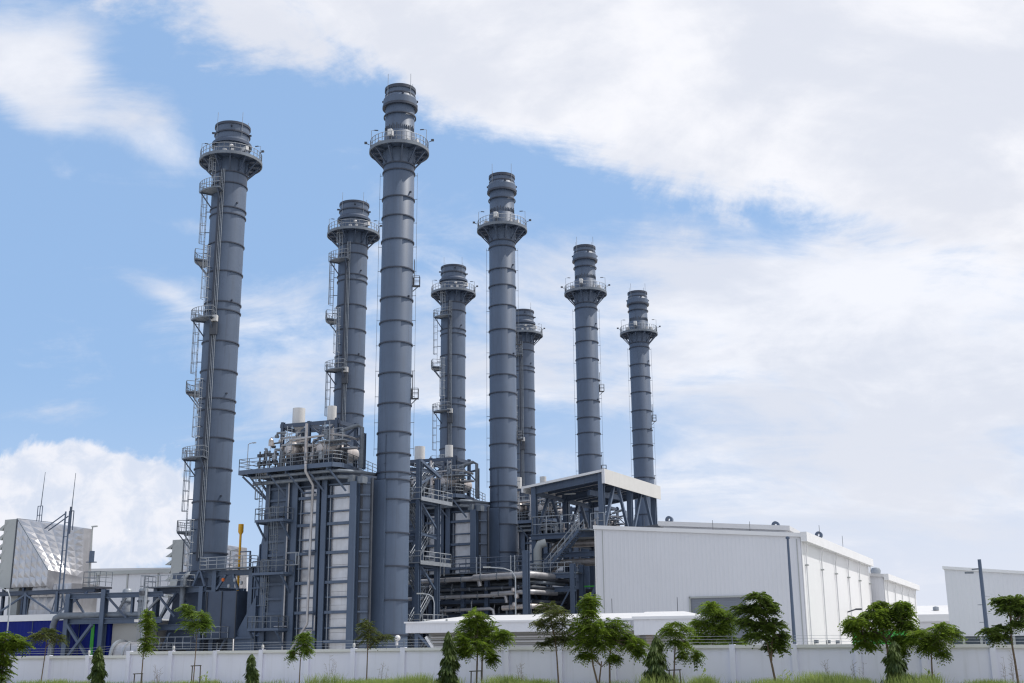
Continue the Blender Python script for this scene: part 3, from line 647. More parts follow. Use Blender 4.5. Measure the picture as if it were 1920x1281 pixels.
# ------------------------------------------------------------------ air inlet filter houses
def quilt(mb, A, B_, C_, D_, nu, nv, h):
    """cross-broken sheet: every cell of the quad rises to a low pyramid"""
    A, B_, C_, D_ = map(Vector, (A, B_, C_, D_)); nrm = (B_-A).cross(D_-A).normalized()
    P = lambda u, v_: A.lerp(B_, u).lerp(D_.lerp(C_, u), v_)
    for i in range(nu):
        for j in range(nv):
            q = [P(i/nu, j/nv), P((i+1)/nu, j/nv), P((i+1)/nu, (j+1)/nv), P(i/nu, (j+1)/nv)]
            c = sum(q, Vector())/4+nrm*h*(.6+.8*random.random()); mb.add(q+[c], [(0, 1, 4), (1, 2, 4), (2, 3, 4), (3, 0, 4)])
def filter_house():
    t = thing('filter_house', '', 'air intake')
    y0, y1, yb = -3.0, 2.2, 2.0; xa, xb, zb, zt = -28.6, -26.5, 10.1, 18.2
    MB().bb(xa, xb, y0, y1, zb, zt).build('hood', HOODG, t)
    for k in range(7):
        z = zt-.25-k*1.14; m = MB(); m.add([(xa+.6-.02*k, y0-.02, z), (xa-1.2, y0-.02, z-.95), (xa-.3, y0-.02, z-1.0), (xa+.6-.02*k, y1, z), (xa-1.2, y1, z-.95), (xa-.3, y1, z-1.0)], [(0, 1, 2), (5, 4, 3), (0, 3, 4, 1), (1, 4, 5, 2), (2, 5, 3, 0)]); m.build('weather_louvre', HOODG, t)
    MB().bb(xb, xb+.14, y0-.06, y1, zb-.1, zt+.05).build('joint_strip', DARK, t)
    # transition duct: the flat side, the sloping shoulder and the back part
    x0 = xb+.14; A = (x0, y0+.02, zt); B_ = (x0, y0+.02, zb); C_ = (-20.4, y0+.02, zb); D_ = (-20.0, y0+.1, 12.3)
    m = MB()
    # side triangle split in columns so the folds stay square
    n = 6
    for i in range(n):
        u0, u1 = i/n, (i+1)/n; xA, xB = x0+(C_[0]-x0)*u0, x0+(C_[0]-x0)*u1
        tA, tB = zt+(12.0-zt)*u0, zt+(12.0-zt)*u1; nv = max(2, int((tA-zb)/1.15))
        quilt(m, (xA, y0, zb), (xB, y0, zb), (xB, y0, tB), (xA, y0, tA), 1, nv, .18)
    m.build('duct_side', ALU, t)
    m = MB(); E_ = (-19.1, .6, 17.0); F_ = (-18.6, .6, 11.2); H_ = (x0+.2, 1.2, zt)
    quilt(m, (x0, y0, zt), (C_[0], y0, 12.0), F_, E_, 8, 6, .10)
    m.build('duct_shoulder', ALU, t)
    MB().beam((x0, y0-.03, zt+.02), (C_[0], y0-.03, 12.0), .1, .1).build('ridge_strip', GALVD, t)
    m = MB(); m.add([A, E_, (E_[0], yb, 17.0), (x0, yb, zt)], [(0, 1, 2, 3)]); m.add([C_, (C_[0], y0, 12.0), F_, (-18.7, .6, 9.0), (-19.4, 0, 8.2)], [(0, 1, 2, 3, 4)])
    m.add([B_, C_, (-19.4, 0, 8.2), (-19.4, yb, 8.2), (x0, yb, zb)], [(0, 1, 2, 3, 4)]); m.add([E_, F_, (-18.7, .6, 9.0), (-18.7, yb, 9.0), (E_[0], yb, 17.0)], [(0, 1, 2, 3, 4)])
    m.add([(-19.4, 0, 8.2), (-18.7, .6, 9), (-18.7, yb, 9), (-19.4, yb, 8.2)], [(0, 1, 2, 3)]); m.build('duct_back', ALU, t)
    m = MB(); quilt(m, (-24.0, y0+.6, 6.0), (-17.6, y0+1, 6.0), (-17.4, y0+1, 10.4), (-23.3, y0+.6, 10.4), 5, 3, .1); m.add([(-24.0, y0+.6, 6), (-17.6, y0+1, 6), (-17.6, yb, 6), (-24.0, yb, 6), (-23.3, y0+.6, 10.4), (-17.4, y0+1, 10.4), (-17.4, yb, 10.4), (-23.3, yb, 10.4)], [(1, 2, 6, 5), (2, 3, 7, 6), (3, 0, 4, 7), (4, 5, 6, 7)]); m.build('down_duct', ALU, t)
    m = MB(); m.bb(-27, -25.4, y0+.3, y1, 6, 10.1); m.build('support_panel', HOODG, t)
    for x in (-28, -24.6):
        for y in (y0+.4, y1-.4): MB().ibeam((x, y, 6.2), (x, y, zb), .3, .3, .05, (0, 1, 0)).build('leg', STEELD, t)
    return t
f0 = filter_house()
off = Vector((-.2, 0, 0)); base = BF.w((-.8, -.4, 0))
for i in range(2):
    o = f0 if i == 0 else copy_tree(f0)
    s = rowpos(base.x, base.y, 0) if i == 0 else rowpos(base.x, base.y, 30.6)
    o.location = s; o.rotation_euler.z = TROT; o['group'] = 'air intake filter houses'
    o['label'] = ['silver quilted air intake with grey louvres, far left above the blue building', 'grey louvred air intake peeping out behind the left side of the leftmost chimney'][i]

def mast(x, y, z0, zt, label, big):
    p = BF.w((x, y, 0)); t = thing('lightning_mast', label, 'mast', (p.x, p.y, 0), TROT, 'lightning masts by the silver intake')
    zt_ = zt
    if big:
        m = MB()
        for k in (-1, 1): m.beam((k*.33, 0, z0), (k*.33, 0, zt-4.4), .13)
        z = z0+1
        while z < zt-4.6: m.beam((-.33, 0, z), (.33, 0, z), .07); z += 1.6
        m.build('ladder_frame', STEEL, t)
        for k in (-1, 1):
            m = MB(); m.beam((k*.33, -.1, z0+4.6), (k*1.6, -.1, z0+.6), .1); m.build('stay', STEEL, t)
        m = MB(); m.beam((-.3, 0, zt-4.6), (-3.6, 0, zt-6.2), .1); m.beam((-.3, .4, zt-4.9), (-3.4, .4, zt-6.4), .1); m.build('strut', STEEL, t)
        m = MB(); m.beam((.5, 0, zt-7), (.5, 0, zt-3.9), .2); m.beam((1.0, 0, zt-6.6), (1.0, 0, zt-4.4), .08); m.beam((.3, 0, zt-4.4), (1.0, 0, zt-4.4), .1); m.build('head_frame', STEELD, t)
        m = MB(); m.tube([(.6, 0, zt-4.4), (.75, 0, zt)], .06, 6, True, .03); m.build('rod', GALVD, t)
    else:
        m = MB()
        for k in (-.4, .0, .4): m.beam((k, 0, z0), (k, 0, zt-4.1), .07)
        for z in (zt-4.1, zt-5.2): m.beam((-.4, 0, z), (.4, 0, z), .07)
        m.build('head_frame', STEEL, t)
        m = MB(); m.tube([(.1, 0, zt-4.1), (.3, 0, zt)], .06, 6, True, .03); m.build('rod', GALVD, t)
mast(-25.6, -1.6, 0, 23.9, 'thin lightning rod poking up behind the top of the silver air intake', False)
mast(-18.2, -3.9, 5, 22.9, 'tall lightning mast with ladder and slanting struts in front of the silver air intake', True)

# ------------------------------------------------------------------ pipe bridges on the far left
t = thing('pipe_bridge', 'raised dark lattice walkway under the silver air intake, behind the blue building parapet', 'steel bridge', BLOC, TROT)
z1, z0 = 9.35, 6.7
for y in (-5.0, -3.4):
    MB().ibeam((-34, y, z1), (-11.6, y, z1), .3, .4, .06).build('chord', STEELD, t)
MB().ibeam((-34, -5, 6.6), (-12.5, -5, 6.6), .3, .3, .05).build('chord', STEELD, t)
for x in (-33.2, -27.6, -22.5, -17.4): MB().ibeam((x, -5, 6.2), (x, -5, z1), .34, .34, .05, (0, 1, 0)).build('post', STEELD if x < -25 else STEEL, t)
for a, b in ((-33.2, -27.6), (-22.5, -27.6), (-22.5, -17.4), (-12.6, -17.4)): MB().beam((a, -5.1, z1-.2), (b, -5.1, z0+.1), .18).build('diagonal', STEEL, t)
m = MB(); m.bb(-13.4, -10.9, -5.2, -3.2, 9.5, 9.7); p = m.build('landing', DARK, t)
r = MB(); rail(r, [(-13.4, -3.3, 9.75), (-13.4, -5.1, 9.75), (-10.9, -5.1, 9.75), (-10.9, -3.3, 9.75)], 1.6, .035, .9, mids=(.3, .6)); r.build('railing', GALVD, p)
m = MB(); m.tube([(-14.4, -3.5, 9.7), (-14.4, -3.5, 16.5)], .07, 6); m.bb(-14.5, -13.7, -3.6, -3.4, 16.5, 16.65); m.build('lamp_post', HOODG, t)
m = MB(); m.bb(-14.25, -13.85, -3.8, -3.4, 12.6, 13.8); m.bb(-14.6, -13.6, -3.9, -3.2, 12.5, 12.6); m.build('instrument_rack', STEEL, t)
t = thing('pipe_trestle', 'blue-grey steel trestle with a big X brace and a pipe, before the blue building end', 'steel frame', BLOC, TROT)
y = -6.4; za, zb_ = 8.65, 5.95
XT = lambda px, b=-6.4: BF.px(px, 1150, b).x
xc0, xc1, xe = XT(128), XT(184), XT(304, -4.4)
slope = 2.0/(xe-xc0)
ky = lambda x: y+max(0, x-xc0)*slope
for x, zt in ((xc0, 8.9), (xc1, 9.3)): MB().ibeam((x, ky(x), 0), (x, ky(x), zt), .62, .62, .09, (0, 1, 0)).build('column', STEEL, t)
for zz, hh in ((za, .55), (zb_, .6)): MB().ibeam((xc0, y, zz), (xe, ky(xe), zz), .4, hh, .08).build('beam', STEEL, t)
for p, q in (((xc0+.3, y-.2, zb_-.4), (xc1-.4, y-.2, 1.7)), ((xc1-.3, y-.45, zb_-.4), (xc0+.5, y-.45, 1.7))): MB().beam(p, q, .3, .3).build('cross_brace', STEEL, t)
for p0, p1 in ((137, 160), (190, 222), (272, 300)):
    a, b = XT(p0), XT(p1); MB().beam((a, ky(a)-.1, za-.2), (b, ky(b)-.1, zb_+.3), .2).build('diagonal', STEELD, t)
for p0, p1 in ((186, 202), (228, 258), (260, 275)):
    a, b = XT(p0), XT(p1); MB().beam((a, ky(a)+1.4, zb_+.3), (b, ky(b)+1.4, za-.2), .22).build('diagonal', GALV, t)
x = XT(226); MB().ibeam((x, ky(x)+.3, zb_), (x, ky(x)+.3, za), .28, .28, .05, (0, 1, 0)).build('post', STEEL, t)
x1 = XT(108)
m = MB(); m.tube([(xe-1.5, ky(xe)+.2, zb_+.6), (xc1, ky(xc1)+.5, zb_+.6), (xc0+.2, y-.45, zb_+.6), (x1+.9, y-.45, zb_+.6), (x1+.3, y-.45, zb_+.35), (x1, y-.45, zb_-.4), (x1, y-.45, 0)], .36, 12); pp = m.build('pipe', GALVD, t)
MB().lathe([(.3, -.1), (.62, -.1), (.62, .1), (.3, .1)], 20, closed=True).build('flange', STEEL, pp, (x1, y-.45, 4.9))
FASC = mat('pale_grey_cladding', (.50, .50, .49), .55, 0, .05, .3, ('Y', .4, .02), streak=.3, streakcol=(.38, .38, .37))
# ------------------------------------------------------------------ buildings on the left
XB = lambda px, b=-5.2: BF.px(px, 1190, b).x
t = thing('blue_building', 'low deep blue clad building with a pale parapet at the far left behind the wall', 'building', BLOC, TROT)
xR = XB(205)
MB().bb(-48, xR, -5.2, 1.8, 0, 6.15).build('wall', BLUE, t)
MB().bb(-48.1, XB(120), -5.35, 1.9, 6.15, 6.85).build('parapet', TRIM, t)
MB().bb(XB(120)+.01, xR+.05, -5.3, 1.9, 6.15, 6.45).build('parapet', BLUE, t)
for px_ in (60, 148): MB().bb(XB(px_)-.04, XB(px_)+.04, -5.26, -5.2, 0, 6.1).build('cladding_joint', STEELD, t)
MB().bb(XB(171), XB(177), -5.28, -5.2, 0, 5.6).build('corner_strip', GREENP, t)
t = thing('plant_room', 'plain grey-beige clad block at the right end of the blue building', 'building', BLOC, TROT)
xL2, xR2 = xR+.1, XB(268, -4.9)
m = MB(); m.hull([(xL2, -4.9, 0), (xR2, -4.6, 0), (xR2, 2.5, 0), (xL2, 2.5, 0)], [(xL2, -4.9, 6.3), (xR2, -4.6, 5.95), (xR2, 2.5, 5.95), (xL2, 2.5, 6.3)]); m.build('wall', BEIGE, t)
m = MB(); m.hull([(xL2, -5.0, 5.75), (xR2+.1, -4.7, 5.4), (xR2+.1, -4.55, 5.4), (xL2, -4.85, 5.75)], [(xL2, -5.0, 5.95), (xR2+.1, -4.7, 5.6), (xR2+.1, -4.55, 5.6), (xL2, -4.85, 5.95)]); m.build('eave_trim', HOODG, t)
for x in (XB(223, -3), XB(254, -3)):
    v_ = MB().lathe([(.01, 5.9), (.55, 5.9), (.55, 9.3), (.4, 9.5), (.01, 9.5)], 16, (x, -2.2)).build('roof_vent', GALV, t)
    MB().lathe([(.55, 8.0), (.66, 8.0), (.66, 8.2), (.55, 8.2)], 16, (x, -2.2), closed=True).build('band', GALVD, v_)
p = BF.w((XB(240, -7.2), -7.2, 0))
t = thing('duct_flange', 'silver round duct with a big flange just behind the wall at the plant room', 'duct', tuple(p), TROT)
m = MB(); n = 24
def xtube(mb, prof, z, n=28):
    vs = [(x, r*cos(2*pi*k/n), z+r*sin(2*pi*k/n)) for r, x in prof for k in range(n)]
    mb.add(vs, [(i*n+k, i*n+(k+1) % n, (i+1)*n+(k+1) % n, (i+1)*n+k) for i in range(len(prof)-1) for k in range(n)], True)
xtube(m, [(.01, -1.0), (1.25, -.95), (1.3, -.2), (1.3, 2.6), (1.2, 2.7)], 2.4); m.build('duct', PIPE, t)
m = MB(); xtube(m, [(1.3, -.95), (1.55, -.95), (1.55, -.7), (1.3, -.7)], 2.4); m.build('flange', GALV, t)
m = MB(); xtube(m, [(1.3, .7), (1.42, .7), (1.42, .85), (1.3, .85)], 2.4); m.build('flange', GALV, t)
m = MB(); m.bb(-.3, -.1, -.7, .7, 0, 1.3); m.bb(1.8, 2.0, -.7, .7, 0, 1.3); m.build('saddle', STEELD, t)

WH = Frame(*atY(165, 1215, 186)[:2], -20)
t = thing('white_warehouse', 'long pale warehouse seen far behind, between the silver intake and the leftmost chimney', 'building', (WH.o[0], WH.o[1], 0), radians(-20))
m = MB(); m.bb(-34, 17, 0, 24, 0, 14.8); m.build('wall', WHITE, t)
m = MB(); m.hull([(-34.2, -.3, 14.8), (17.2, -.3, 14.8), (17.2, 24, 14.8), (-34.2, 24, 14.8)], [(-34.2, -.3, 15.9), (17.2, -.3, 15.0), (17.2, 24, 15.2), (-34.2, 24, 16.0)]); m.build('roof', ROOF, t)
for x in (-24, -12, 0.8, 6.4, 12): MB().bb(x-.12, x+.12, -.12, 0, 0, 14.6).build('downpipe', HOODG, t)
MB().bb(-34.1, 17.1, -.35, -.31, 14.3, 14.85).build('gutter', HOODG, t)

# ------------------------------------------------------------------ stair tower before the second boiler
ST = Frame(*atY(783, 1215, 131)[:2], -28)
t = thing('stair_tower', 'steel stair tower with railed landings, just right of the tallest chimney', 'stair tower', (ST.o[0], ST.o[1], 0), TROT)
for x, y in ((-.1, 0), (-.1, 4.0), (-3.0, 0), (-3.0, 4.0)): MB().ibeam((x, y, 0), (x, y, 23.4 if y == 0 else 21.6), .5, .5, .08, (0, 1, 0)).build('column', STEEL, t)
for z in (5.2, 12.0, 15.4, 19.0, 22.6):
    for p, q in (((-.1, 0, z-.3), (-.1, 4, z-.3)), ((-3, 0, z-.3), (-3, 4, z-.3)), ((-3, 0, z-.3), (0, 0, z-.3)), ((-3, 4, z-.3), (0, 4, z-.3))): MB().ibeam(p, q, .25, .35, .05).build('beam', STEEL, t)
for z, x1, yb in ((5.2, .4, 5.6), (12.0, .4, 6.2), (19.0, .4, 6.4)):
    m = MB(); m.bb(-3.1, x1, 3.9 if z > 20 else -.3, yb, z-.1, z); p = m.build('landing', GALV, t)
    r = MB(); rail(r, [(x1, .3, z), (x1, yb, z), (-3.0, yb, z)], 1.2, .045, 1.1); rail(r, [(-3, -.25, z), (x1, -.25, z)], 1.2, .045, 1.1); r.build('railing', GALV, p)
    m = MB(); m.bb(x1-.04, x1+.04, -.3, yb, z-.25, z+.18); m.build('toe_board', GALV, p)
for z0 in (0, 2.6, 5.2, 8.6, 12.0, 15.5, 19.0):
    i = int(z0*10) % 2; z1 = z0+(2.6 if z0 < 5 else 3.4 if z0 < 12 else 3.5); up_ = (z0 in (0, 5.2, 12.0, 19.0)); ya, yb = (.3, 3.6) if up_ else (3.6, .3); x = -.9 if up_ else -2.1
    m = MB()
    for k in (-.4, .4): m.beam((x+k, ya, z0), (x+k, yb, z1), .06, .26)
    n = 12
    for j in range(1, n): f_ = j/n; m.bb(x-.4, x+.4, ya+(yb-ya)*f_-.12, ya+(yb-ya)*f_+.12, z0+(z1-z0)*f_-.02, z0+(z1-z0)*f_+.02)
    s_ = m.build('stair_flight', GALVD, t)
    r = MB()
    for k in (-.42, .42):
        for h in (.55, 1.05): r.tube([(x+k, ya, z0+h), (x+k, yb, z1+h)], .04, 5)
        for j in range(4): f_ = j/3; y = ya+(yb-ya)*f_; z = z0+(z1-z0)*f_; r.tube([(x+k, y, z), (x+k, y, z+1.05)], .035, 5)
    r.build('handrail', GALV, s_)
for p, q in (((-.1, .2, 20.6), (-.1, 3.8, 22.4)), ((-.1, 3.6, 9.2), (-.1, .6, 11.6)), ((-.1, 3.8, 16.0), (-.1, .5, 18.6)), ((-.1, .2, 15.2), (-.1, 4.0, 14.8))): MB().beam(p, q, .2).build('brace', STEEL, t)
m = MB(); m.beam((0, 0, 23.3), (0, 4.2, 21.9), .35, .3); m.build('top_beam', STEEL, t)

# ------------------------------------------------------------------ pipe rack
PF = Frame(*atY(880, 1215, 136)[:2], -28)
t = thing('pipe_rack', 'dark pipe rack with several silver pipes running from the tallest chimney to the shelter', 'pipe rack', (PF.o[0], PF.o[1], 0), TROT)
for x in (-5.1, -.8, 2.3, 5.4, 7.2):
    for y in (0, 4.5): MB().ibeam((x, y, 0), (x, y, 11.0), .45, .45, .07, (0, 1, 0)).build('column', STEELD, t)
    for z in (10.9, 9.3, 7.9, 6.2, 4.6): MB().ibeam((x, -.3, z), (x, 5, z), .25, .35, .05).build('cross_beam', STEELD, t)
for z in (10.95, 9.55, 8.2, 6.6, 5.2):
    for y in (.1, 4.5): MB().ibeam((-8, y, z-.3), (7.4, y, z-.3), .3, .38, .06).build('beam', STEELD, t)
MB().bb(-6, 7.5, -.4, 5, 11.0, 11.1).build('walkway', GALVD, t)
r = MB(); rail(r, [(-4.2, -.3, 11.1), (7.5, -.3, 11.1)], 1.6, .055, 4.2, mids=(.33, .66)); rail(r, [(-4.2, 4.9, 11.1), (7.5, 4.9, 11.1)], 1.4, .05, 4.2, mids=(.33, .66)); r.build('railing', STEELD, t)
for x in (-3.6, 1.2, 5.6):
    for k in (0, .5): 
        m = MB(); m.tube([(x+k, -.5, 10.8), (x+k, -.5, 12.8)], .07, 5); m.build('rail_post', GALV, t)
rows = [(10.35, .34, -.5, -8, 1.2, PIPE), (10.55, .46, -.75, 1.0, 9, PIPE), (9.25, .2, -.4, -7, 9, DARK), (8.45, .26, -.5, -8, 4.6, PIPE), (8.7, .33, -.6, 3.2, 9, PIPE), (7.0, .22, -.5, -4, 3, PIPE), (7.15, .36, -.6, 4.6, 8.6, LAG), (9.8, .24, 1.5, -8, 9, GALVD), (8.9, .3, 2.4, -8, 9, GALVD), (7.7, .25, 1.8, -8, 9, DARK), (6.2, .3, 1.0, -8, 9, GALVD), (5.6, .2, -.5, -3, 9, GALV), (10.2, .35, 3.2, -8, 9, DARK), (6.6, .3, 3.4, -8, 9, DARK)]
for z, r_, y, xa, xb, mm in rows:
    xb = min(xb, 7.5)
    m = MB(); m.tube([(xa, y, z-.08), ((xa+xb)/2, y, z), (xb, y, z+.05)]+([(xb+.5, y+.15, z+.05), (xb+.75, y+.6, z+.05), (xb+.8, y+6, z+.05)] if xb > 5 else [(xb+.3, y+.1, z-.1), (xb+.4, y+.15, z-.8)]), r_*.82, 12); pp = m.build('pipe', mm, t)
    if y < 0:
        f_ = MB(); x = xa+1
        while x < xb:
            f_.tube([(x-.06, y, z-.02), (x+.06, y, z-.02)], r_*.82+.05, 12); x += 2.1
        f_.build('pipe_band', GALVD, pp)
rr = random.Random(11)
for k in range(22):
    x = rr.uniform(-4.5, 7.0); z = rr.uniform(5.4, 10.2); y = rr.uniform(-.5, 2.5); m = MB(); d = rr.uniform(.6, 2.0)
    m.tube([(x, y, z), (x, y-.2, z-d*.2), (x, y-.2, z-d)], rr.choice((.05, .08, .12)), 6); m.build('branch_pipe', rr.choice((GALV, GALVD, PIPE, DARK)), t)
for x, y, z, s_ in ((6.2, -1.0, 9.0, .28), (6.6, -1.0, 8.3, .3), (6.3, -1.0, 7.4, .3), (-4.6, -.9, 8.6, .18), (-4.6, -.9, 9.7, .2), (6.8, -.9, 6.2, .3)):
    MB().lathe([(0, -s_), (s_*.8, -s_*.7), (s_, 0), (s_*.8, s_*.7), (0, s_)], 12).build('valve', LAG, t, (x, y, z))
MB().ibeam((7.95, -1.3, 0), (7.95, -1.3, 13.2), .62, .62, .09, (0, 1, 0)).build('end_column', STEEL, t)
t = thing('machinery_enclosure', 'dark shaded machinery frame standing behind the pipe rack', 'machinery', (PF.o[0], PF.o[1], 0), TROT)
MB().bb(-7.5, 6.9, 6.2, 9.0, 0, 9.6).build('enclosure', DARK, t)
for z in (3.2, 6.4, 9.4): MB().bb(-7.6, 7.0, 6.0, 6.2, z-.2, z+.2).build('girt', STEELD, t)
for x in (-6, -2.4, 1, 4.6, 6.7): MB().bb(x-.2, x+.2, 5.98, 6.19, 0, 9.6).build('post', STEELD, t)

# ------------------------------------------------------------------ open shelter with a sloped roof
KF = Frame(*atY(1137, 1215, 137)[:2], -28)
t = thing('steel_shelter', 'open steel shelter with a white edged sloping roof on tall columns, left of the hall', 'shelter', (KF.o[0], KF.o[1], 0), TROT)
KY = 17.2
zr = lambda x: 21.55+(x+10.1)*.123
MB().hull([(-10.1, -.5, zr(-10.1)-.15), (.55, -.5, zr(.55)-.15), (.55, KY, zr(.55)-.15), (-10.1, KY, zr(-10.1)-.15)], [(-10.1, -.5, zr(-10.1)), (.55, -.5, zr(.55)), (.55, KY, zr(.55)), (-10.1, KY, zr(-10.1))]).build('roof', ROOF, t)
MB().bb(.56, .66, -.6, KY+.1, 21.25, 22.95).build('fascia', FASC, t)
MB().bb(.30, .67, -.72, -.6, 21.25, 22.97).build('fascia', WHITE, t)
MB().hull([(-10.2, -.62, zr(-10.2)-.2), (.29, -.62, zr(.29)-.2), (.29, -.51, zr(.29)-.2), (-10.2, -.51, zr(-10.2)-.2)], [(-10.2, -.62, zr(-10.2)+.08), (.29, -.62, zr(.29)+.08), (.29, -.51, zr(.29)+.08), (-10.2, -.51, zr(-10.2)+.08)]).build('eave_trim', TRIM, t)
MB().bb(-10.35, -10.1, -.6, KY, 20.9, 21.65).build('gutter', TRIM, t)
for x in (-8.9, -.1):
    for y in (0, 8.6, 16.6): MB().ibeam((x, y, 0), (x, y, zr(x)-.2), .6, .6, .08, (0, 1, 0)).build('column', STEEL, t)
for y in (0, 8.6, 16.6): MB().ibeam((-9.2, y, zr(-9.2)-.62), (.2, y, zr(.2)-.62), .4, .85, .09).build('roof_beam', STEEL, t)
for y in (2.2, 4.4, 6.5, 10.6, 12.6, 14.6): MB().beam((-9.2, y, zr(-9.2)-.35), (.2, y, zr(.2)-.35), .15, .3).build('purlin', STEELD, t)
for x in (-8.9, -.1): MB().ibeam((x, 0, zr(x)-.9), (x, 16.6, zr(x)-.9), .35, .5, .07).build('roof_beam', STEEL, t)
for x in (-8.9, -.1):
    for y in (0, 8.6):
        for p, q in (((x, y+.5, 16), (x, y+3.8, zr(x)-1.1)), ((x, y+8.1, 16), (x, y+4.9, zr(x)-1.1))): MB().beam(p, q, .32).build('brace', STEEL, t)
MB().bb(-9.2, .3, -.35, KY, 15.75, 15.9).build('floor_deck', GALVD, t)
for p, q in (((-9.2, -.4, 15.5), (.3, -.4, 15.5)), ((-9.2, 8.6, 15.5), (.3, 8.6, 15.5)), ((-8.9, 0, 15.5), (-8.9, 16.6, 15.5)), ((-.1, 0, 15.5), (-.1, 16.6, 15.5)), ((-9, 0, 13.3), (.3, 0, 13.3))): MB().ibeam(p, q, .4, .6, .08).build('floor_beam', STEEL, t)
r = MB(); rail(r, [(-9.0, 8, 15.9), (-9.0, -.35, 15.9), (-3.4, -.35, 15.9)], 2.0, .05, 1.8); rail(r, [(-1.4, -.35, 15.9), (.3, -.35, 15.9)], 2.0, .05, .9); r.build('railing', GALV, t)
m = MB(); m.beam((-8.2, .5, 20.9), (-.9, .5, 21.7), .1); m.beam((-2.4, 1.5, 20.6), (-.2, 6, 20.3), .5, .6); m.build('crane_rail', STEEL, t)
m = MB(); m.box((-5.2, 2.2, 20.7), (1.4, .2, .14)); m.box((-4.4, 8.2, 20.4), (1.4, .2, .14)); m.build('lamp_tube', HOODG, t)
for x, y, z, l in ((-7.6, 1.5, 14.7, 7), (-7.8, 1.8, 12.5, 8)):
    m = MB(); m.tube([(x+1.2, y, z), (x+l, y, z)], .45, 14); m.tube([(x+.2, y, z-2), (x+.3, y, z-.6), (x+1.2, y, z)], .45, 14); m.build('large_pipe', LAG, t)
m = MB(); m.tube([(-8.2, -.7, 0), (-8.2, -.7, 14.0), (-7.9, -.7, 14.6), (-7.2, -.4, 14.8)], .5, 14); m.build('cladded_duct', BEIGE if False else HOODG, t)
rr = random.Random(21)
for k in range(14):
    x = rr.uniform(-8, -.6); y = rr.uniform(1, 8); h = rr.uniform(.6, 1.8); m = MB(); m.tube([(x, y, 15.9), (x, y, 15.9+h), (x+rr.uniform(-.9, .9), y, 15.9+h+.1)], rr.choice((.08, .14, .2)), 7); m.lathe([(0, 15.9+h*.5), (.28, 15.9+h*.5), (.28, 16.1+h*.5), (0, 16.1+h*.5)], 10, (x, y)); m.build('valve_stem', rr.choice((GALV, GALVD, DARK, LAG)), t)
for k in range(8):
    y = rr.uniform(4, 16); x = .9+rr.uniform(0, .2); h = rr.uniform(.6, 1.3); m = MB(); m.tube([(-.5, y, 15.9), (-.5, y, 15.9+h)], .07, 6); m.lathe([(0, 15.9+h), (.4, 15.95+h), (.4, 16.0+h), (0, 16.05+h)], 10, (-.5, y)); m.build('handwheel', STEELD, t)
t2 = thing('stair', 'steel stair climbing from the low landing up to the shelter floor', 'stair', (KF.o[0], KF.o[1], 0), TROT)
A, Bq = (-6.3, 11.2), (-1.7, 15.9)
m = MB()
for y in (-2.9, -1.7): m.beam((A[0], y, A[1]), (Bq[0], y, Bq[1]), .09, .34)
m.build('stringer', STEEL, t2)
m = MB()
for j in range(1, 20): f_ = j/20; m.box((A[0]+(Bq[0]-A[0])*f_, -2.3, A[1]+(Bq[1]-A[1])*f_), (.28, 1.1, .05))
m.build('tread', GALVD, t2)
m = MB(); m.bb(-1.9, -.4, -3.0, -.4, 15.75, 15.9); m.build('top_landing', GALVD, t2)
for y in (-2.95, -1.65):
    r = MB()
    for h in (.6, 1.2): r.tube([(A[0], y, A[1]+h), (Bq[0], y, Bq[1]+h)], .05, 6)
    for j in range(6): f_ = j/5; x = A[0]+(Bq[0]-A[0])*f_; z = A[1]+(Bq[1]-A[1])*f_; r.tube([(x, y, z), (x, y, z+1.2)], .045, 6)
    r.build('handrail', GALV, t2)
t = thing('landing_frame', 'lower blue-grey landing frame with crossed braces under the shelter stair', 'steel frame', (KF.o[0], KF.o[1], 0), TROT)
for x in (-7.9, -2.4): 
    for y in (-3.4, -1.0): MB().ibeam((x, y, 0), (x, y, 11.3 if x < -5 else 12.0), .55, .55, .08, (0, 1, 0)).build('column', STEEL, t)
for z in (10.7, 9.2): MB().ibeam((-8.1, -3.4, z), (-2.1, -3.4, z), .4, .55, .08).build('beam', STEEL, t)
MB().bb(-8.0, -2.2, -3.5, -.9, 10.95, 11.1).build('deck', GALVD, t)
r = MB(); rail(r, [(-7.9, -1, 11.1), (-7.9, -3.45, 11.1), (-2.5, -3.45, 11.1), (-2.5, -1, 11.1)], 1.1, .045, .9); r.build('railing', GALV, t)
for p, q, ww in (((-7.6, -3.5, 9.2), (-4.3, -3.5, 4.6), .16), ((-2.7, -3.5, 9.2), (-5.6, -3.5, 4.6), .16), ((-7.7, -3.1, 4), (-5.6, -3.1, 9.2), .34), ((-2.1, -2.6, 5.2), (.3, -2.0, 10.4), .34), ((-8, -3, 4.5), (-2.4, -3, 7.2), .1)): MB().beam(p, q, ww).build('brace', STEEL, t)
m = MB()
for k in range(7): m.tube([(-7+k*.7, -1.5-.3*(k % 3), .3), (-7+k*.7, -1.5-.3*(k % 3), 6+.5*(k % 4)), (-6.4+k*.7, -1.2, 7+.5*(k % 4))], .09+.03*(k % 2), 6)
m.build('riser_pipe', GALVD, t)
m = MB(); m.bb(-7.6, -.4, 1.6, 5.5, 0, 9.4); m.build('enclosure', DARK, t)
MB().bb(-1.9, .9, -1.5, -1.3, 9.45, 9.6).build('green_rail', GREENP, t)

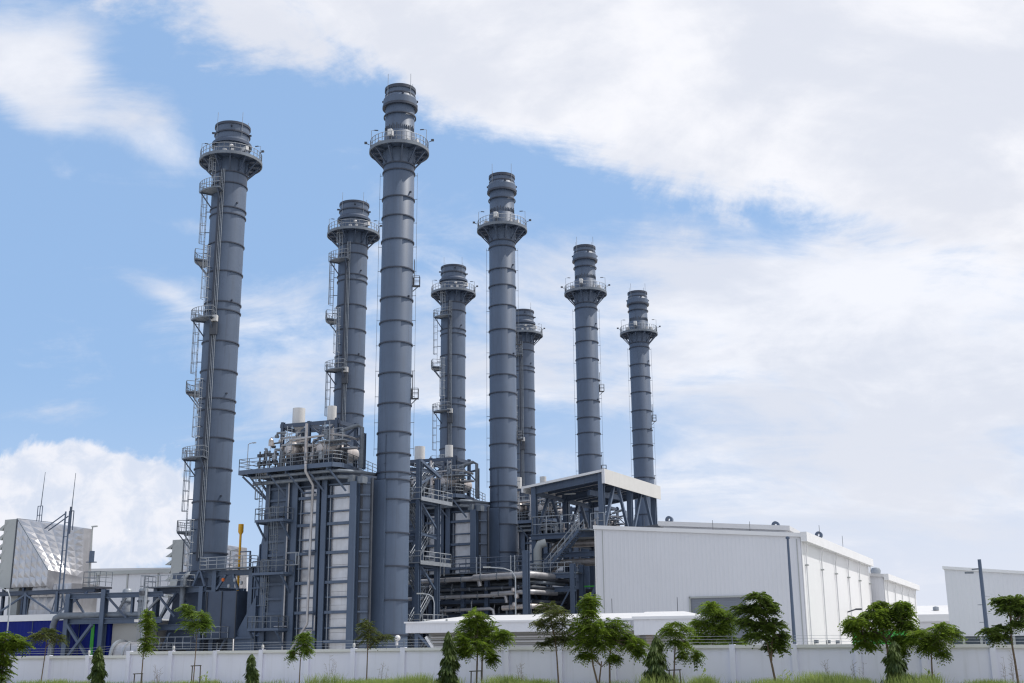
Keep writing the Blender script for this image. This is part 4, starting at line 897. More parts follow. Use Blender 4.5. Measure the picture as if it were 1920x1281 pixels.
# ------------------------------------------------------------------ white halls
HF = Frame(28.5, 120, -25); HROT = radians(-25)
t = thing('white_hall', 'big white ribbed hall with roof monitor and grey shutter, filling the right middle', 'building', (28.5, 120, 0), HROT)
zt = lambda x: 13.72-(x-.5)*.0845
XL = -21.55
m = MB(); m.hull([(XL, 0, 0), (.5, 0, 0), (.5, 43, 0), (XL, 43, 0)], [(XL, 0, zt(XL)-.3), (.5, 0, zt(.5)-.3), (.5, 43, zt(.5)-.3), (XL, 43, zt(XL)-.3)])
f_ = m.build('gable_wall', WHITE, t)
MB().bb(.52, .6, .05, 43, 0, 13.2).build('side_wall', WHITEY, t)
MB().hull([(XL-.2, -.25, zt(XL)-.3), (.6, -.25, zt(.6)-.3), (.6, -.02, zt(.6)-.3), (XL-.2, -.02, zt(XL)-.3)], [(XL-.2, -.25, zt(XL)+.1), (.6, -.25, zt(.6)+.1), (.6, -.02, zt(.6)+.1), (XL-.2, -.02, zt(XL)+.1)]).build('verge_trim', TRIM, t)
MB().hull([(XL, 0, zt(XL)-.28), (.9, 0, zt(.9)-.28), (.9, 43, zt(.9)-.28), (XL, 43, zt(XL)-.28)], [(XL, 0, zt(XL)+.05), (.9, 0, zt(.9)+.05), (.9, 43, zt(.9)+.05), (XL, 43, zt(XL)+.05)]).build('roof', ROOF, t)
MB().bb(.61, 1.25, -.3, 43.1, 12.95, 13.9).build('eave_fascia', TRIM, t)
MB().bb(XL-.12, XL, -.1, .3, 0, zt(XL)-.3).build('corner_trim', TRIM, t)
MB().bb(XL+.75, XL+.82, -.05, 0, 0, zt(XL)-.5).build('lightning_strip', HOODG, t)
m = MB(); m.bb(.1, .18, -.06, 0, 0, 13.2); m.build('lightning_strip', HOODG, t)
sx0, sx1 = HF.px(1296, 1140, 0).x, HF.px(1400, 1140, 0).x
sh = MB(); sh.bb(sx0, sx1, -.04, .02, 0, 7.6); so = sh.build('roller_shutter', SHUT, t)
m = MB(); m.bb(sx0-.16, sx0, -.18, 0, 0, 7.8); m.bb(sx1, sx1+.16, -.18, 0, 0, 7.8); m.bb(sx0-.16, sx1+.16, -.18, 0, 7.62, 7.8); m.build('frame', HOODG, so)
mz = lambda x: zt(x)
m = MB(); x0, x1 = -14.9, -1.6
m.hull([(x0, 3.6, mz(x0)), (x1, 3.6, mz(x1)), (x1, 9.5, mz(x1)), (x0, 9.5, mz(x0))], [(x0, 3.6, mz(x0)+.55), (x1, 3.6, mz(x1)+.55), (x1, 9.5, mz(x1)+.55), (x0, 9.5, mz(x0)+.55)]); mo = m.build('roof_monitor', WHITE, t)
m = MB(); x0 -= .5; x1 += .5
m.hull([(x0, 3.0, mz(x0)+.56), (x1, 3.0, mz(x1)+.56), (x1, 12, mz(x1)+.3), (x0, 12, mz(x0)+.3)], [(x0, 3.0, mz(x0)+1.05), (x1, 3.0, mz(x1)+1.05), (x1, 12, mz(x1)+.75), (x0, 12, mz(x0)+.75)]); m.build('monitor_roof', ROOF, mo)
for i, (x, y) in enumerate(((-14.4, 4), (-2.75, 4), (-.2, 14))):
    z = (HF.px(1254, 975, 4).z, HF.px(1453, 985, 4).z, zt(-.2)+1.0)[i]; m = MB(); n = 24
    prof = [(.16, -.25), (.4, -.25), (.4, .25), (.16, .25)]
    vs = [(x+r_*cos(2*pi*k/n), y+yy, z+r_*sin(2*pi*k/n)) for r_, yy in prof for k in range(n)]
    m.add(vs, [(a*n+k, a*n+(k+1) % n, ((a+1) % 4)*n+(k+1) % n, ((a+1) % 4)*n+k) for a in range(4) for k in range(n)], True)
    m.bb(x-.3, x+.3, y-.2, y+.2, zt(x)-.1+(.5 if i < 2 else 0), z-.32); m.build('ring_ventilator', STEEL, t)
for x in (-16.0, -8.5, -4.6): MB().tube([(x, .2, zt(x)), (x, .2, zt(x)+1.1)], .025, 5).build('lightning_rod', DARK, t)
MB().hull([(-19.6, 6, zt(-19.6)+.2), (-16.2, 6, zt(-16)+.5), (-16.2, 9, zt(-16)+.5), (-19.6, 9, zt(-19.6)+.2)], [(-19.4, 6, zt(-19.6)+.4), (-16.2, 6, zt(-16)+1.0), (-16.2, 9, zt(-16)+1.0), (-19.4, 9, zt(-19.6)+.4)]).build('roof_hatch', DARK, t)
for k in range(6):
    y = .6+k*8.2; m = MB(); m.tube([(.95, y+.3, 12.95), (.95, y+.4, 12.5), (.75, y+.6, 11.6), (.72, y+.6, 0)], .065, 8); dp = m.build('downpipe', TRIM, t)
    MB().bb(.62, .95, y+.45, y+.75, 10.6, 10.75).build('pipe_bracket', HOODG, dp)
for y in (24, 33): 
    m = MB(); m.beam((.6, y, 6.6), (1.6, y, 6.9), .18, .14); m.box((1.9, y, 6.9), (.7, .3, .2)); m.build('wall_lamp', DARK, t)
for y in (3, 9.5, 15):
    MB().bb(.6, .95, y, y+.6, 3.0, 3.35).build('wall_socket', GALVD, t)
for y in (8, 22): MB().tube([(1.0, y, 13.9), (1.0, y, 15.3)], .025, 5).build('lightning_rod', DARK, t)
t = thing('second_white_hall', 'lower white hall beyond the big hall, seen end-on behind the spreading tree', 'building', (28.5, 120, 0), HROT)
m = MB(); m.hull([(-12, 44, 0), (2.2, 44, 0), (2.2, 78, 0), (-12, 78, 0)], [(-12, 44, 12.6), (2.2, 44, 11.6), (2.2, 78, 11.6), (-12, 78, 12.6)]); m.build('gable_wall', WHITE, t)
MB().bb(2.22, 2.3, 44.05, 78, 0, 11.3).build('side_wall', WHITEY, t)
MB().bb(2.31, 2.95, 43.7, 78.2, 11.2, 12.0).build('eave_fascia', TRIM, t)
m = MB(); m.hull([(-12, 43.7, 12.6), (2.3, 43.7, 11.6), (2.3, 78, 11.6), (-12, 78, 12.6)], [(-12, 43.7, 13.0), (2.3, 43.7, 12.0), (2.3, 78, 12.0), (-12, 78, 13.0)]); m.build('roof', ROOF, t)
for k in range(5): 
    y = 45+k*7.5; m = MB(); m.tube([(2.7, y, 11.2), (2.45, y+.3, 10.2), (2.4, y+.3, 0)], .065, 7); m.build('downpipe', TRIM, t)
m = MB(); m.lathe([(.01, 0), (.6, .1), (.7, .5), (.5, .9), (.01, 1.0)], 16); m.build('roof_cowl', GALV, t, (.9, 47, 12.1))
NF = Frame(*atY(1785, 1215, 125)[:2], -25)
t = thing('right_white_hall', 'tall white ribbed hall with a strip of dark windows at the right edge', 'building', (NF.o[0], NF.o[1], 0), HROT)
zn = lambda x: 10.75-x*.10
m = MB(); m.hull([(0, 0, 3.6), (22, 0, 3.6), (22, 9, 3.6), (0, 9, 3.6)], [(0, 0, zn(0)-.3), (22, 0, zn(22)-.3), (22, 9, zn(22)-.3), (0, 9, zn(0)-.3)]); m.build('gable_wall', WHITE, t)
m = MB(); m.hull([(-.15, -.2, zn(0)-.3), (22, -.2, zn(22)-.3), (22, 9, zn(22)-.3), (-.15, 9, zn(0)-.3)], [(-.15, -.2, zn(0)), (22, -.2, zn(22)), (22, 9, zn(22)), (-.15, 9, zn(0))]); m.build('roof', TRIM, t)
MB().bb(.1, 21.9, .3, 8.9, 0, 3.58).build('window_band', GLASSD, t)
for x in (1.2, 2.9, 4.9, 6.0, 8.2, 11): MB().bb(x-.12, x+.12, .1, .29, 0, 3.58).build('mullion', HOODG, t)
MB().bb(3.2, 4.8, .2, .29, .5, 3.0).build('door', ORANGE if False else BEIGE, t)
p = atY(1712, 1215, 200)
t = thing('far_low_shed', 'low white shed far away in the gap between the two halls', 'building', (p.x, p.y, 0), radians(-16))
MB().bb(-6, 14, 0, 14, 0, 6.6).build('wall', WHITE, t)
MB().bb(-6.3, 14.3, -.6, -.1, 6.6, 7.7).build('fascia', TRIM, t)
MB().hull([(-6.3, -.1, 6.7), (14.3, -.1, 6.7), (14.3, 14, 9.2), (-6.3, 14, 9.2)], [(-6.3, -.1, 7.75), (14.3, -.1, 7.75), (14.3, 14, 9.6), (-6.3, 14, 9.6)]).build('roof', ROOF, t)
MB().bb(1.5, 7, -.15, -.02, 0, 5.4).build('opening', BEIGE, t)
MB().lathe([(.01, 0), (.5, .1), (.5, .6), (.01, .8)], 14).build('roof_cowl', GALV, t, (4.5, 6, 8.5))
p = atY(1640, 1215, 118)
t = thing('green_cover', 'bright green covered load behind the wall, half hidden by the wide spreading tree', 'cover', (p.x, p.y, 0), HROT)
m = MB(); m.hull([(-2.2, 0, 1.2), (3.6, 0, 1.2), (3.6, 2.2, 1.2), (-2.2, 2.2, 1.2)], [(-2.0, .2, 4.0), (3.4, .2, 4.2), (3.4, 2.0, 4.2), (-2.0, 2.0, 4.0)]); m.build('cover', GREENP, t)
m = MB()
for x in (-1.6, 3.0): m.lathe([(.01, -.2), (.5, -.2), (.5, .2), (.01, .2)], 16, (x, 1.0))
m.bb(-2.2, 3.6, .1, 2.1, .5, 1.2); m.build('trailer_bed', DARK, t)

# ------------------------------------------------------------------ low roofed building along the wall
LF = Frame(*atY(760, 1215, 92)[:2], -18)
t = thing('low_roofed_building', 'long low open building with a bright white roof edge, in front of the pipe rack', 'building', (LF.o[0], LF.o[1], 0), radians(-18))
E0, E1 = 3.88, 4.62
MB().bb(0, 17.9, 0, .15, E0, E1).build('fascia', WHITE, t)
MB().bb(0, .15, .16, 8, E0, E1).build('fascia', WHITEY, t)
MB().bb(17.92, 23.2, -.9, -.75, 3.55, 4.7).build('fascia', WHITE, t)
MB().bb(17.9, 18.05, -.74, .6, 3.55, 4.7).build('fascia', WHITEY, t)
MB().bb(-.1, 17.9, -.12, -.01, E1-.02, E1+.10).build('gutter', TRIM, t)
MB().bb(17.8, 23.3, -1.02, -.91, 4.62, 4.82).build('gutter', TRIM, t)
MB().hull([(.05, 0, E1), (17.9, 0, E1), (17.9, 8, E1), (.05, 8, E1)], [(3.9, 3.4, 5.2), (17.9, 3.4, 5.2), (17.9, 4.6, 5.2), (3.9, 4.6, 5.2)]).build('roof', ROOF, t)
MB().hull([(17.95, -.75, 4.7), (23.2, -.75, 4.7), (23.2, 8, 4.7), (17.95, 8, 4.7)], [(17.95, 3, 5.25), (20.8, 3, 5.25), (20.8, 4.6, 5.25), (17.95, 4.6, 5.25)]).build('roof', ROOF, t)
MB().bb(.2, 23, 4.2, 4.4, 0, 4.4).build('back_wall', HOODG, t)
for z in (2.9, 3.25, 3.6): MB().bb(1.0, 17.5, 2.6, 2.7, z-.09, z+.03).build('louvre_slat', TRIM, t)
MB().bb(1.0, 17.5, 2.75, 2.9, 0, 4.0).build('louvre_backing', BEIGE, t)
MB().bb(18.7, 19.1, -.6, -.2, 0, 3.55).build('column', BROWN, t)
m = MB(); m.ibeam((.8, .4, 0), (.8, .4, 3.9), .3, .3, .05, (0, 1, 0)); m.beam((.9, .3, 3.8), (2.4, .3, 2.4), .2); m.build('column', STEEL, t)
m = MB(); m.beam((1.6, .25, 3.6), (2.6, .25, 2.2), .28, .2); m.build('brace', TRIM, t)
for x in (8.8, 15.2, 20.2): MB().tube([(x, 4, 5.1), (x, 4, 6.3)], .025, 5).build('lightning_rod', DARK, t)
for x in (1.2, 3.0, 5.2, 11, 13.6): MB().lathe([(.01, 0), (.09, 0), (.09, .12), (.01, .14)], 8).build('roof_stud', HOODG, t, (x, .9, 4.75 if x < 3 else 4.78))
m = MB(); m.bb(17.2, 17.5, -.35, -.15, 4.0, 4.5); m.build('wall_camera', BOXW, t)

# ------------------------------------------------------------------ boundary wall with posts, copings and wire
posts = [-60, 20, 93, 167, 243, 322, 405, 491, 577, 663, 756, 853, 950, 1050, 1150, 1258, 1373, 1489, 1608, 1731, 1861, 1998]
topz = [(235, 2.42), (250, 2.68), (405, 2.67), (577, 2.72), (756, 2.77), (950, 2.78), (1489, 2.78), (1731, 2.74), (1900, 2.68), (2100, 2.66)]
def wz(px):
    if px < 236: return 2.42
    for (a, za_), (b, zb2) in zip(topz[1:], topz[2:]):
        if a <= px <= b: return za_+(zb2-za_)*(px-a)/(b-a)
    return topz[1][1] if px < 250 else topz[-1][1]
def wall(ps, label):
    t = thing('boundary_wall', label, 'wall', (WF.o[0], WF.o[1], 0), WF.t)
    X = [WF.px(p, 1215, 0).x for p in ps]
    for (p0, p1), (x0, x1) in zip(zip(ps, ps[1:]), zip(X, X[1:])):
        za_ = wz((p0+p1)/2)
        MB().bb(x0+.14, x1-.14, .02, .14, 0, za_-.18).build('wall_panel', WALLP, t)
        MB().bb(x0+.13, x1-.13, -.12, .22, za_-.18, za_).build('coping', TRIM, t)
    for p, x in zip(ps, X):
        if not (p == 243 and len(ps) < 6): MB().bb(x-.16, x+.16, -.13, .24, 0, wz(p)+.03).build('post', WALLP, t)
    for k in range(3):
        m = MB(); m.tube([(x, .1, wz(p)+.16+.17*k) for p, x in zip(ps, X)], .008, 4); m.build('wire_strand', GALV, t)
    for p, x in zip(ps, X): MB().beam((x, .1, wz(p)), (x, .1, wz(p)+.55), .04).build('wire_stake', GALVD, t)
    return t
wall(posts[:5], 'lower leftmost stretch of the white boundary wall, before the blue building')
wall(posts[4:], 'long white boundary wall with posts, from the step in its top to the right edge')
for p in (167, 325, 492, 663):
    q = WF.w((WF.px(p, 1215, 0).x, .05, wz(p)+.03))
    t = thing('wall_beacon', {167: 'small white beacon on the wall in front of the X braced trestle', 325: 'small white beacon on the wall below the leftmost chimney', 492: 'small white beacon on the wall at the left end of the boiler block', 663: 'small white beacon on the wall before the bright boiler panels'}[p], 'beacon', tuple(q), 0, 'white beacons on the wall')
    MB().lathe([(.01, 0), (.045, 0), (.045, .07), (.085, .08), (.09, .24), (.07, .31), (.01, .33)], 14).build('housing', BOXW, t)
    MB().lathe([(.085, .12), (.10, .12), (.10, .16), (.085, .16)], 14, closed=True).build('collar', HOODG, t)

# ------------------------------------------------------------------ street and yard lamps
def lamp(name, label, px, py, Y, zt, reach, side, r=.07, head=.7):
    q = atY(px, py, Y); t = thing(name, label, 'lamp post', (q.x, q.y, 0))
    m = MB(); m.tube([(0, 0, 0), (0, 0, zt*.55), (0, 0, zt-.9), (side*reach*.15, 0, zt-.35), (side*reach*.45, 0, zt-.1), (side*reach, 0, zt)], r, 8, True, r*.6); m.build('pole', GALV, t)
    MB().box((side*(reach+head*.4), 0, zt+.02), (head, .22, .12)).build('lamp_head', HOODG, t)
    MB().lathe([(r, 0), (r*2.2, 0), (r*2.2, .25), (r, .3)], 12).build('foot', GALVD, t)
lamp('street_lamp', 'slim curved lamp post reaching left in front of the pipe rack and shelter', 967, 1165, 112, 10.1, 2.4, -1)
lamp('street_lamp', 'short curved lamp post beside the foot of the stair tower', 814, 1150, 118, 8.0, 1.1, -1)
lamp('street_lamp', 'thin lamp post before the blue building at the left edge', 13, 1190, 95, 7.7, 1.6, -1, .06)
q = atY(266, 1215, 100); t = thing('camera_pole', 'pale galvanised pole with floodlights before the plant room', 'pole', (q.x, q.y, 0))
MB().tube([(0, 0, 0), (0, 0, 7.8)], .17, 10, True, .12).build('pole', GALV, t)
MB().lathe([(.01, -.22), (.2, -.18), (.24, 0), (.2, .18), (.01, .22)], 12).build('floodlight', DARK, t, (-.3, -.1, 7.4))
m = MB(); m.beam((-.6, -.1, 5.2), (.8, -.1, 5.3), .06); m.box((-.55, -.2, 5.15), (.3, .2, .22)); m.box((.6, -.2, 5.3), (.4, .2, .12)); m.build('camera_arm', BOXW, t)
q = atY(744, 1215, 82); t = thing('globe_lamp', 'white globe lamp over the wall at the foot of the tallest chimney', 'lamp', (q.x, q.y, 0))
MB().tube([(0, 0, 0), (0, 0, 3.1)], .035, 8).build('pole', GALV, t)
MB().lathe([(.01, -.2), (.1, -.18), (.18, -.08), (.2, 0), (.18, .09), (.1, .18), (.01, .2)], 20).build('globe', BOXW, t, (.04, 0, 3.42))
MB().lathe([(.05, 2.95), (.09, 2.95), (.09, 3.2), (.05, 3.25)], 12).build('socket', BOXW, t)
q = atY(1853, 1207, 78); t = thing('lamp_mast', 'thick grey lamp mast with step pegs before the right hand hall', 'lamp post', (q.x, q.y, 0))
MB().tube([(0, 0, 0), (0, 0, 8.1)], .155, 12, True, .11).build('pole', STEEL, t)
m = MB(); m.beam((-.1, 0, 7.5), (-.55, 0, 7.45), .09); m.box((-.75, 0, 7.25), (.5, .22, .12)); m.build('lamp_head', GALVD, t)
m = MB()
for k in range(6): m.tube([(-.12*(-1)**k, 0, 3+k*.55), (-.42*(-1)**k, 0, 3+k*.55)], .02, 4)
m.build('step_peg', GALVD, t)
q = atY(1490, 1207, 112); t = thing('lightning_pole', 'tall slim blue-grey pole standing against the right corner of the big hall', 'pole', (q.x, q.y, 0))
MB().tube([(0, 0, 0), (0, 0, 12.6)], .19, 12, True, .11).build('pole', STEEL, t)
MB().lathe([(.13, 12.55), (.2, 12.55), (.2, 12.75), (.02, 12.8)], 12).build('cap', STEEL, t)
# ------------------------------------------------------------------ young trees on the verge
def spray(mb, p, d, L, pairs, ll, lw, rr, droop=.5):
    """one feathery leaf: a drooping stalk with leaflets in pairs"""
    d = d.normalized(); s = d.cross(Vector((0, 0, 1)))
    if s.length < .05: s = Vector((1, 0, 0))
    s.normalize(); roll = rr.uniform(-.7, .7)
    for i in range(pairs):
        f = (i+.6)/pairs; c = p+d*(L*f)-Vector((0, 0, 1))*(droop*L*f*f)
        for sg in (-1, 1):
            a = (s*sg*cos(roll)+Vector((0, 0, 1))*sg*sin(roll)*.6+d*.55-Vector((0, 0, .35))).normalized()
            nrm = a.cross(d); wv = a.cross(nrm).normalized()*lw*.5; e = ll*(1-.35*abs(f-.5))*rr.uniform(.8, 1.15)
            mb.add([c, c+a*e*.45+wv, c+a*e-Vector((0, 0, .12))*e, c+a*e*.45-wv], [(0, 1, 2, 3)])
def tree(px, trunk, blobs, leaf, label, off=-4, n=62, ll=.175, lw=.066, L=.56, pairs=6, tr=.06, droop=.5, seed=0, dens=1., cat='tree'):
    rr = random.Random(seed+px); b = WF.w((WF.px(px, 1215, off).x, off, 0)); Y = b.y
    t = thing('tree', label, cat, (b.x, b.y, .35))
    P = lambda x, y, dy=0: atY(x, y, Y+dy)-Vector((b.x, b.y, .35))
    br = MB(); tips = []
    for pts in trunk:
        q = [P(*p) for p in pts]; q[0] = Vector((q[0].x, 0, -.1)) if q[0].z < 1.2 else q[0]
        br.tube(q, tr, 7, True, tr*.55); tips.append(q[-1])
    cr = MB()
    for bx, by, rx, ry in blobs:
        dyo = rr.uniform(-.5, .5)*rx/22; c = P(bx, by, dyo); k = (c-P(bx+10, by, dyo)).length/10; RX, RZ = rx*k, ry*k; RY = RX*.85
        tip = min(tips, key=lambda q: (q-c).length); mid = tip.lerp(c, .5)-Vector((0, 0, .12)); br.tube([tip-Vector((0, 0, .3)), mid, c], tr*.5, 5, False, tr*.15)
        RX *= 1.12; RZ *= 1.15; cnt = int(n*dens*1.8*(.5+.5*(RX*RZ)/.5))
        for i in range(cnt):
            while True:
                v = Vector((rr.uniform(-1, 1), rr.uniform(-1, 1), rr.uniform(-1, 1)))
                if .15 < v.length < 1: break
            v *= rr.uniform(.75, 1.12)
            if v.z < -.3 and rr.random() < .2: continue
            p = c+Vector((v.x*RX, v.y*RY, v.z*RZ)); d = Vector((v.x*1.2+rr.uniform(-.5, .5), v.y*1.2+rr.uniform(-.5, .5), v.z*.5+rr.uniform(-.15, .45)))
            spray(cr, p-d.normalized()*L*.5, d, L*rr.uniform(.7, 1.2), pairs, ll, lw, rr, droop)
            if i % 6 == 0: br.tube([c, c.lerp(p, .55)+Vector((0, 0, -.05)), p], tr*.16, 4, False, tr*.06)
    br.build('trunk', BARK, t); cr.build('crown', leaf, t, recalc=False)
    return t
tree(8, [[(2, 1281), (5, 1245), (8, 1200)]], [(6, 1196, 26, 16), (38, 1206, 16, 10), (8, 1222, 22, 22), (2, 1255, 17, 26)], LEAF, 'bushy green tree cut by the left edge of the picture', seed=1, ll=.26, lw=.10, L=.55)
tree(88, [[(76, 1281), (84, 1230), (88, 1196)], [(86, 1214), (98, 1200)]], [(80, 1190, 22, 9), (92, 1184, 18, 8), (108, 1196, 17, 8), (68, 1193, 9, 6)], LEAFO, 'thin olive tree with a flat crown before the blue building', n=48, seed=2, tr=.04)
tree(277, [[(264, 1281), (269, 1225), (277, 1165)]], [(278, 1156, 12, 15), (280, 1172, 12, 14), (277, 1196, 13, 15), (274, 1212, 11, 9)], LEAF, 'narrow green tree in two tiers beside the pale galvanised pole', n=60, seed=3, tr=.045)
tree(367, [[(362, 1281), (367, 1220), (371, 1170)], [(370, 1180), (352, 1150)]], [(349, 1140, 13, 8), (374, 1153, 17, 9), (362, 1170, 26, 9), (388, 1166, 13, 9), (376, 1172, 16, 10), (355, 1150, 10, 6)], LEAFY, 'slender yellow-green tree with loose tiers under the leftmost chimney', n=56, seed=4, tr=.04)
tree(566, [[(561, 1281), (563, 1240), (569, 1205)], [(566, 1228), (549, 1224)]], [(570, 1205, 15, 16), (572, 1192, 11, 9), (548, 1226, 7, 10), (575, 1218, 9, 9)], LEAFY, 'small bright green tree at the bottom of the slanting drain pipe', n=64, seed=5, tr=.04)
tree(690, [[(687, 1281), (689, 1225), (691, 1180)], [(690, 1215), (716, 1192)]], [(690, 1178, 17, 15), (694, 1192, 19, 16), (720, 1194, 17, 8), (683, 1168, 8, 7)], LEAFO, 'sparse dark olive tree before the foot of the tallest chimney', n=44, seed=6, tr=.045, ll=.16)
tree(898, [[(893, 1281), (895, 1230), (896, 1180)], [(903, 1281), (904, 1235), (915, 1190)]], [(893, 1160, 25, 18), (886, 1180, 30, 20), (912, 1185, 32, 22), (940, 1192, 20, 14), (868, 1205, 18, 18), (900, 1212, 30, 14), (922, 1232, 10, 12), (872, 1222, 10, 9)], LEAF, 'dense green twin-stemmed tree before the low roofed building', n=74, seed=7, tr=.06, dens=1.45)
tree(1044, [[(1048, 1281), (1044, 1230), (1040, 1190)], [(1041, 1200), (1030, 1150)]], [(1028, 1138, 24, 12), (1045, 1150, 26, 14), (1030, 1168, 26, 12), (1058, 1168, 24, 15), (1012, 1168, 13, 8), (1062, 1196, 17, 10), (1035, 1198, 18, 8), (1020, 1205, 14, 5)], LEAFO, 'loose open tree before the right half of the low roofed building', n=46, seed=8, tr=.055)
tree(1122, [[(1124, 1281), (1112, 1248), (1106, 1200), (1105, 1150)], [(1121, 1281), (1128, 1240)], [(1143, 1281), (1143, 1235), (1148, 1190)]], [(1106, 1130, 17, 17), (1104, 1150, 15, 10), (1095, 1175, 28, 16), (1120, 1178, 26, 18), (1092, 1202, 24, 16), (1150, 1176, 26, 18), (1130, 1205, 26, 16), (1168, 1198, 26, 16), (1190, 1205, 22, 14), (1100, 1228, 15, 8), (1152, 1232, 10, 8), (1196, 1222, 10, 8)], LEAF, 'large dark clump of several stems at the left corner of the big hall', n=70, seed=9, tr=.06, dens=1.45)
tree(1264, [[(1262, 1281), (1265, 1230), (1268, 1180)]], [(1266, 1168, 20, 6), (1250, 1178, 14, 5), (1284, 1176, 14, 5), (1262, 1186, 22, 5), (1266, 1204, 18, 8), (1286, 1206, 10, 6), (1282, 1226, 15, 9), (1304, 1228, 12, 11)], LEAF, 'layered young tree with stakes and drooping lower leaves, left of the grey shutter', n=52, seed=10, tr=.05, droop=.8)
tree(1334, [[(1336, 1281), (1336, 1215), (1336, 1160)]], [(1330, 1140, 22, 14), (1342, 1152, 26, 16), (1312, 1166, 20, 8), (1325, 1180, 30, 14), (1362, 1160, 20, 14), (1356, 1182, 20, 14), (1310, 1196, 20, 10), (1340, 1200, 34, 10), (1382, 1202, 16, 7)], LEAF, 'broad bright bush behind the wall before the grey shutter', off=4, n=66, seed=11, tr=.05, dens=1.4)
tree(1440, [[(1457, 1281), (1448, 1250), (1440, 1215), (1434, 1160)], [(1446, 1240), (1447, 1205), (1452, 1180)]], [(1420, 1116, 20, 9), (1436, 1128, 22, 11), (1396, 1140, 22, 11), (1418, 1146, 22, 12), (1448, 1140, 12, 8), (1400, 1168, 20, 12), (1430, 1172, 24, 12), (1452, 1172, 18, 12), (1418, 1192, 22, 9), (1446, 1196, 24, 12), (1466, 1196, 12, 14), (1452, 1212, 18, 5)], LEAFD, 'tall dark tree with a leaning forked trunk before the big hall', n=52, seed=12, tr=.07, ll=.2, lw=.11)
tree(1655, [[(1668, 1281), (1664, 1215), (1652, 1170)], [(1660, 1205), (1690, 1160)], [(1658, 1195), (1615, 1170)]], [(1648, 1134, 17, 9), (1640, 1150, 26, 13), (1668, 1150, 22, 14), (1690, 1134, 18, 9), (1692, 1152, 18, 13), (1606, 1162, 20, 10), (1600, 1176, 14, 9), (1652, 1168, 24, 10), (1630, 1190, 26, 12), (1622, 1205, 14, 6), (1700, 1172, 14, 11), (1688, 1198, 14, 10), (1686, 1216, 10, 11)], LEAF, 'wide spreading tree with drooping tufts before the second white hall', n=60, seed=13, tr=.075, dens=1.2, ll=.24, lw=.09, droop=.8)
tree(1748, [[(1748, 1281), (1747, 1245), (1745, 1200)]], [(1722, 1186, 16, 9), (1738, 1194, 24, 12), (1766, 1176, 26, 10), (1784, 1186, 18, 10), (1758, 1194, 26, 13), (1750, 1212, 26, 12), (1712, 1200, 14, 8), (1736, 1212, 14, 9), (1768, 1224, 9, 6)], LEAF, 'round green tree on a thin reddish stem before the far low shed', n=66, seed=14, tr=.05)
tree(1900, [[(1910, 1281), (1903, 1240), (1896, 1200), (1894, 1150)], [(1896, 1180), (1868, 1182)], [(1896, 1172), (1918, 1150)]], [(1878, 1124, 20, 8), (1898, 1122, 22, 8), (1916, 1126, 18, 10), (1888, 1138, 22, 7), (1912, 1144, 20, 10), (1858, 1180, 18, 5), (1876, 1176, 16, 5), (1872, 1192, 16, 6), (1906, 1168, 16, 6)], LEAFD, 'flat topped tree before the right edge hall, with a leaning reddish trunk', n=60, seed=15, tr=.065, ll=.2, lw=.10)

def column_tree(px, y0, wpx, label, seed):
    rr = random.Random(seed); off = -5.5; b = WF.w((WF.px(px, 1215, off).x, off, 0))
    t = thing('columnar_tree', label, 'tree', (b.x, b.y, .35), 0, 'columnar trees along the wall')
    top = atY(px, y0, b.y).z-.35; R = wpx/2*(b.y/2275); m = MB()
    MB().tube([(0, 0, -.1), (.02, 0, top*.6), (0, 0, top-.15)], .05, 7, True, .015).build('trunk', BARK, t)
    n = int(1500+3200*R); ph = [rr.uniform(0, 6.28) for _ in range(6)]
    for i in range(n):
        h = rr.random()**.85; z = top*(1-h*.98); a = rr.uniform(0, 2*pi)
        lob = .70+.26*sin(3*a+ph[0]+z*2.1)+.26*sin(z*6.5+2*a+ph[1])+.20*sin(z*11+ph[2]-a)
        f = min(1., (1-z/top)**.6*1.15+.08)*lob; r = R*f*rr.uniform(.35, 1.1)
        p = Vector((cos(a)*r+.05*sin(z*3+ph[3]), sin(a)*r, z)); o = Vector((cos(a), sin(a), 0)); l = rr.uniform(.18, .36); wd = .05*rr.uniform(.7, 1.3)
        d = (o*rr.uniform(.1, .9)-Vector((0, 0, 1))*rr.uniform(.5, 1)).normalized(); tw = a+rr.uniform(-1.2, 1.2); s = Vector((-sin(tw), cos(tw), 0))*wd
        m.add([p+Vector((0, 0, l*.3)), p+d*l*.45+s, p+d*l, p+d*l*.45-s], [(0, 1, 2, 3)])
    m.build('crown', ASHOK, t, recalc=False)
for a in ((187, 1213, 25, 'small dark columnar tree before the wall, under the trestle', 31), (474, 1228, 20, 'smallest columnar tree, a thin leafy spike left of the slanting drain pipe', 32), (842, 1186, 33, 'dark columnar tree just left of the dense twin-stemmed tree', 33),
          (1230, 1196, 46, 'broad columnar tree left of the layered young tree with stakes', 34), (1677, 1204, 42, 'columnar tree right under the wide spreading tree', 35)): column_tree(*a)
def stake(x0, x1, yt, label, off=-4.4):
    b = WF.w((WF.px((x0+x1)/2, 1215, off).x, off, 0)); t = thing('tree_stake', label, 'tree support', (b.x, b.y, .3), WF.t, 'timber tree supports')
    z = atY(x0, yt, b.y).z-.3; h = (x1-x0)/2*b.y/2275
    for k in (-1, 1): MB().beam((k*h, 0, -.2), (k*h*.92, 0, z), .055).build('leg', STAKE, t)
    MB().beam((-h*1.2, -.05, z-.03), (h*1.2, -.05, z), .06).build('crossbar', STAKE, t)
stake(254, 272, 1263, 'timber support around the stem of the narrow two-tiered tree')
stake(361, 380, 1248, 'timber support around the stem of the slender yellow-green tree')
stake(882, 904, 1258, 'timber support around the stems of the dense twin-stemmed tree')
stake(1252, 1274, 1256, 'timber support around the stem of the layered young tree')

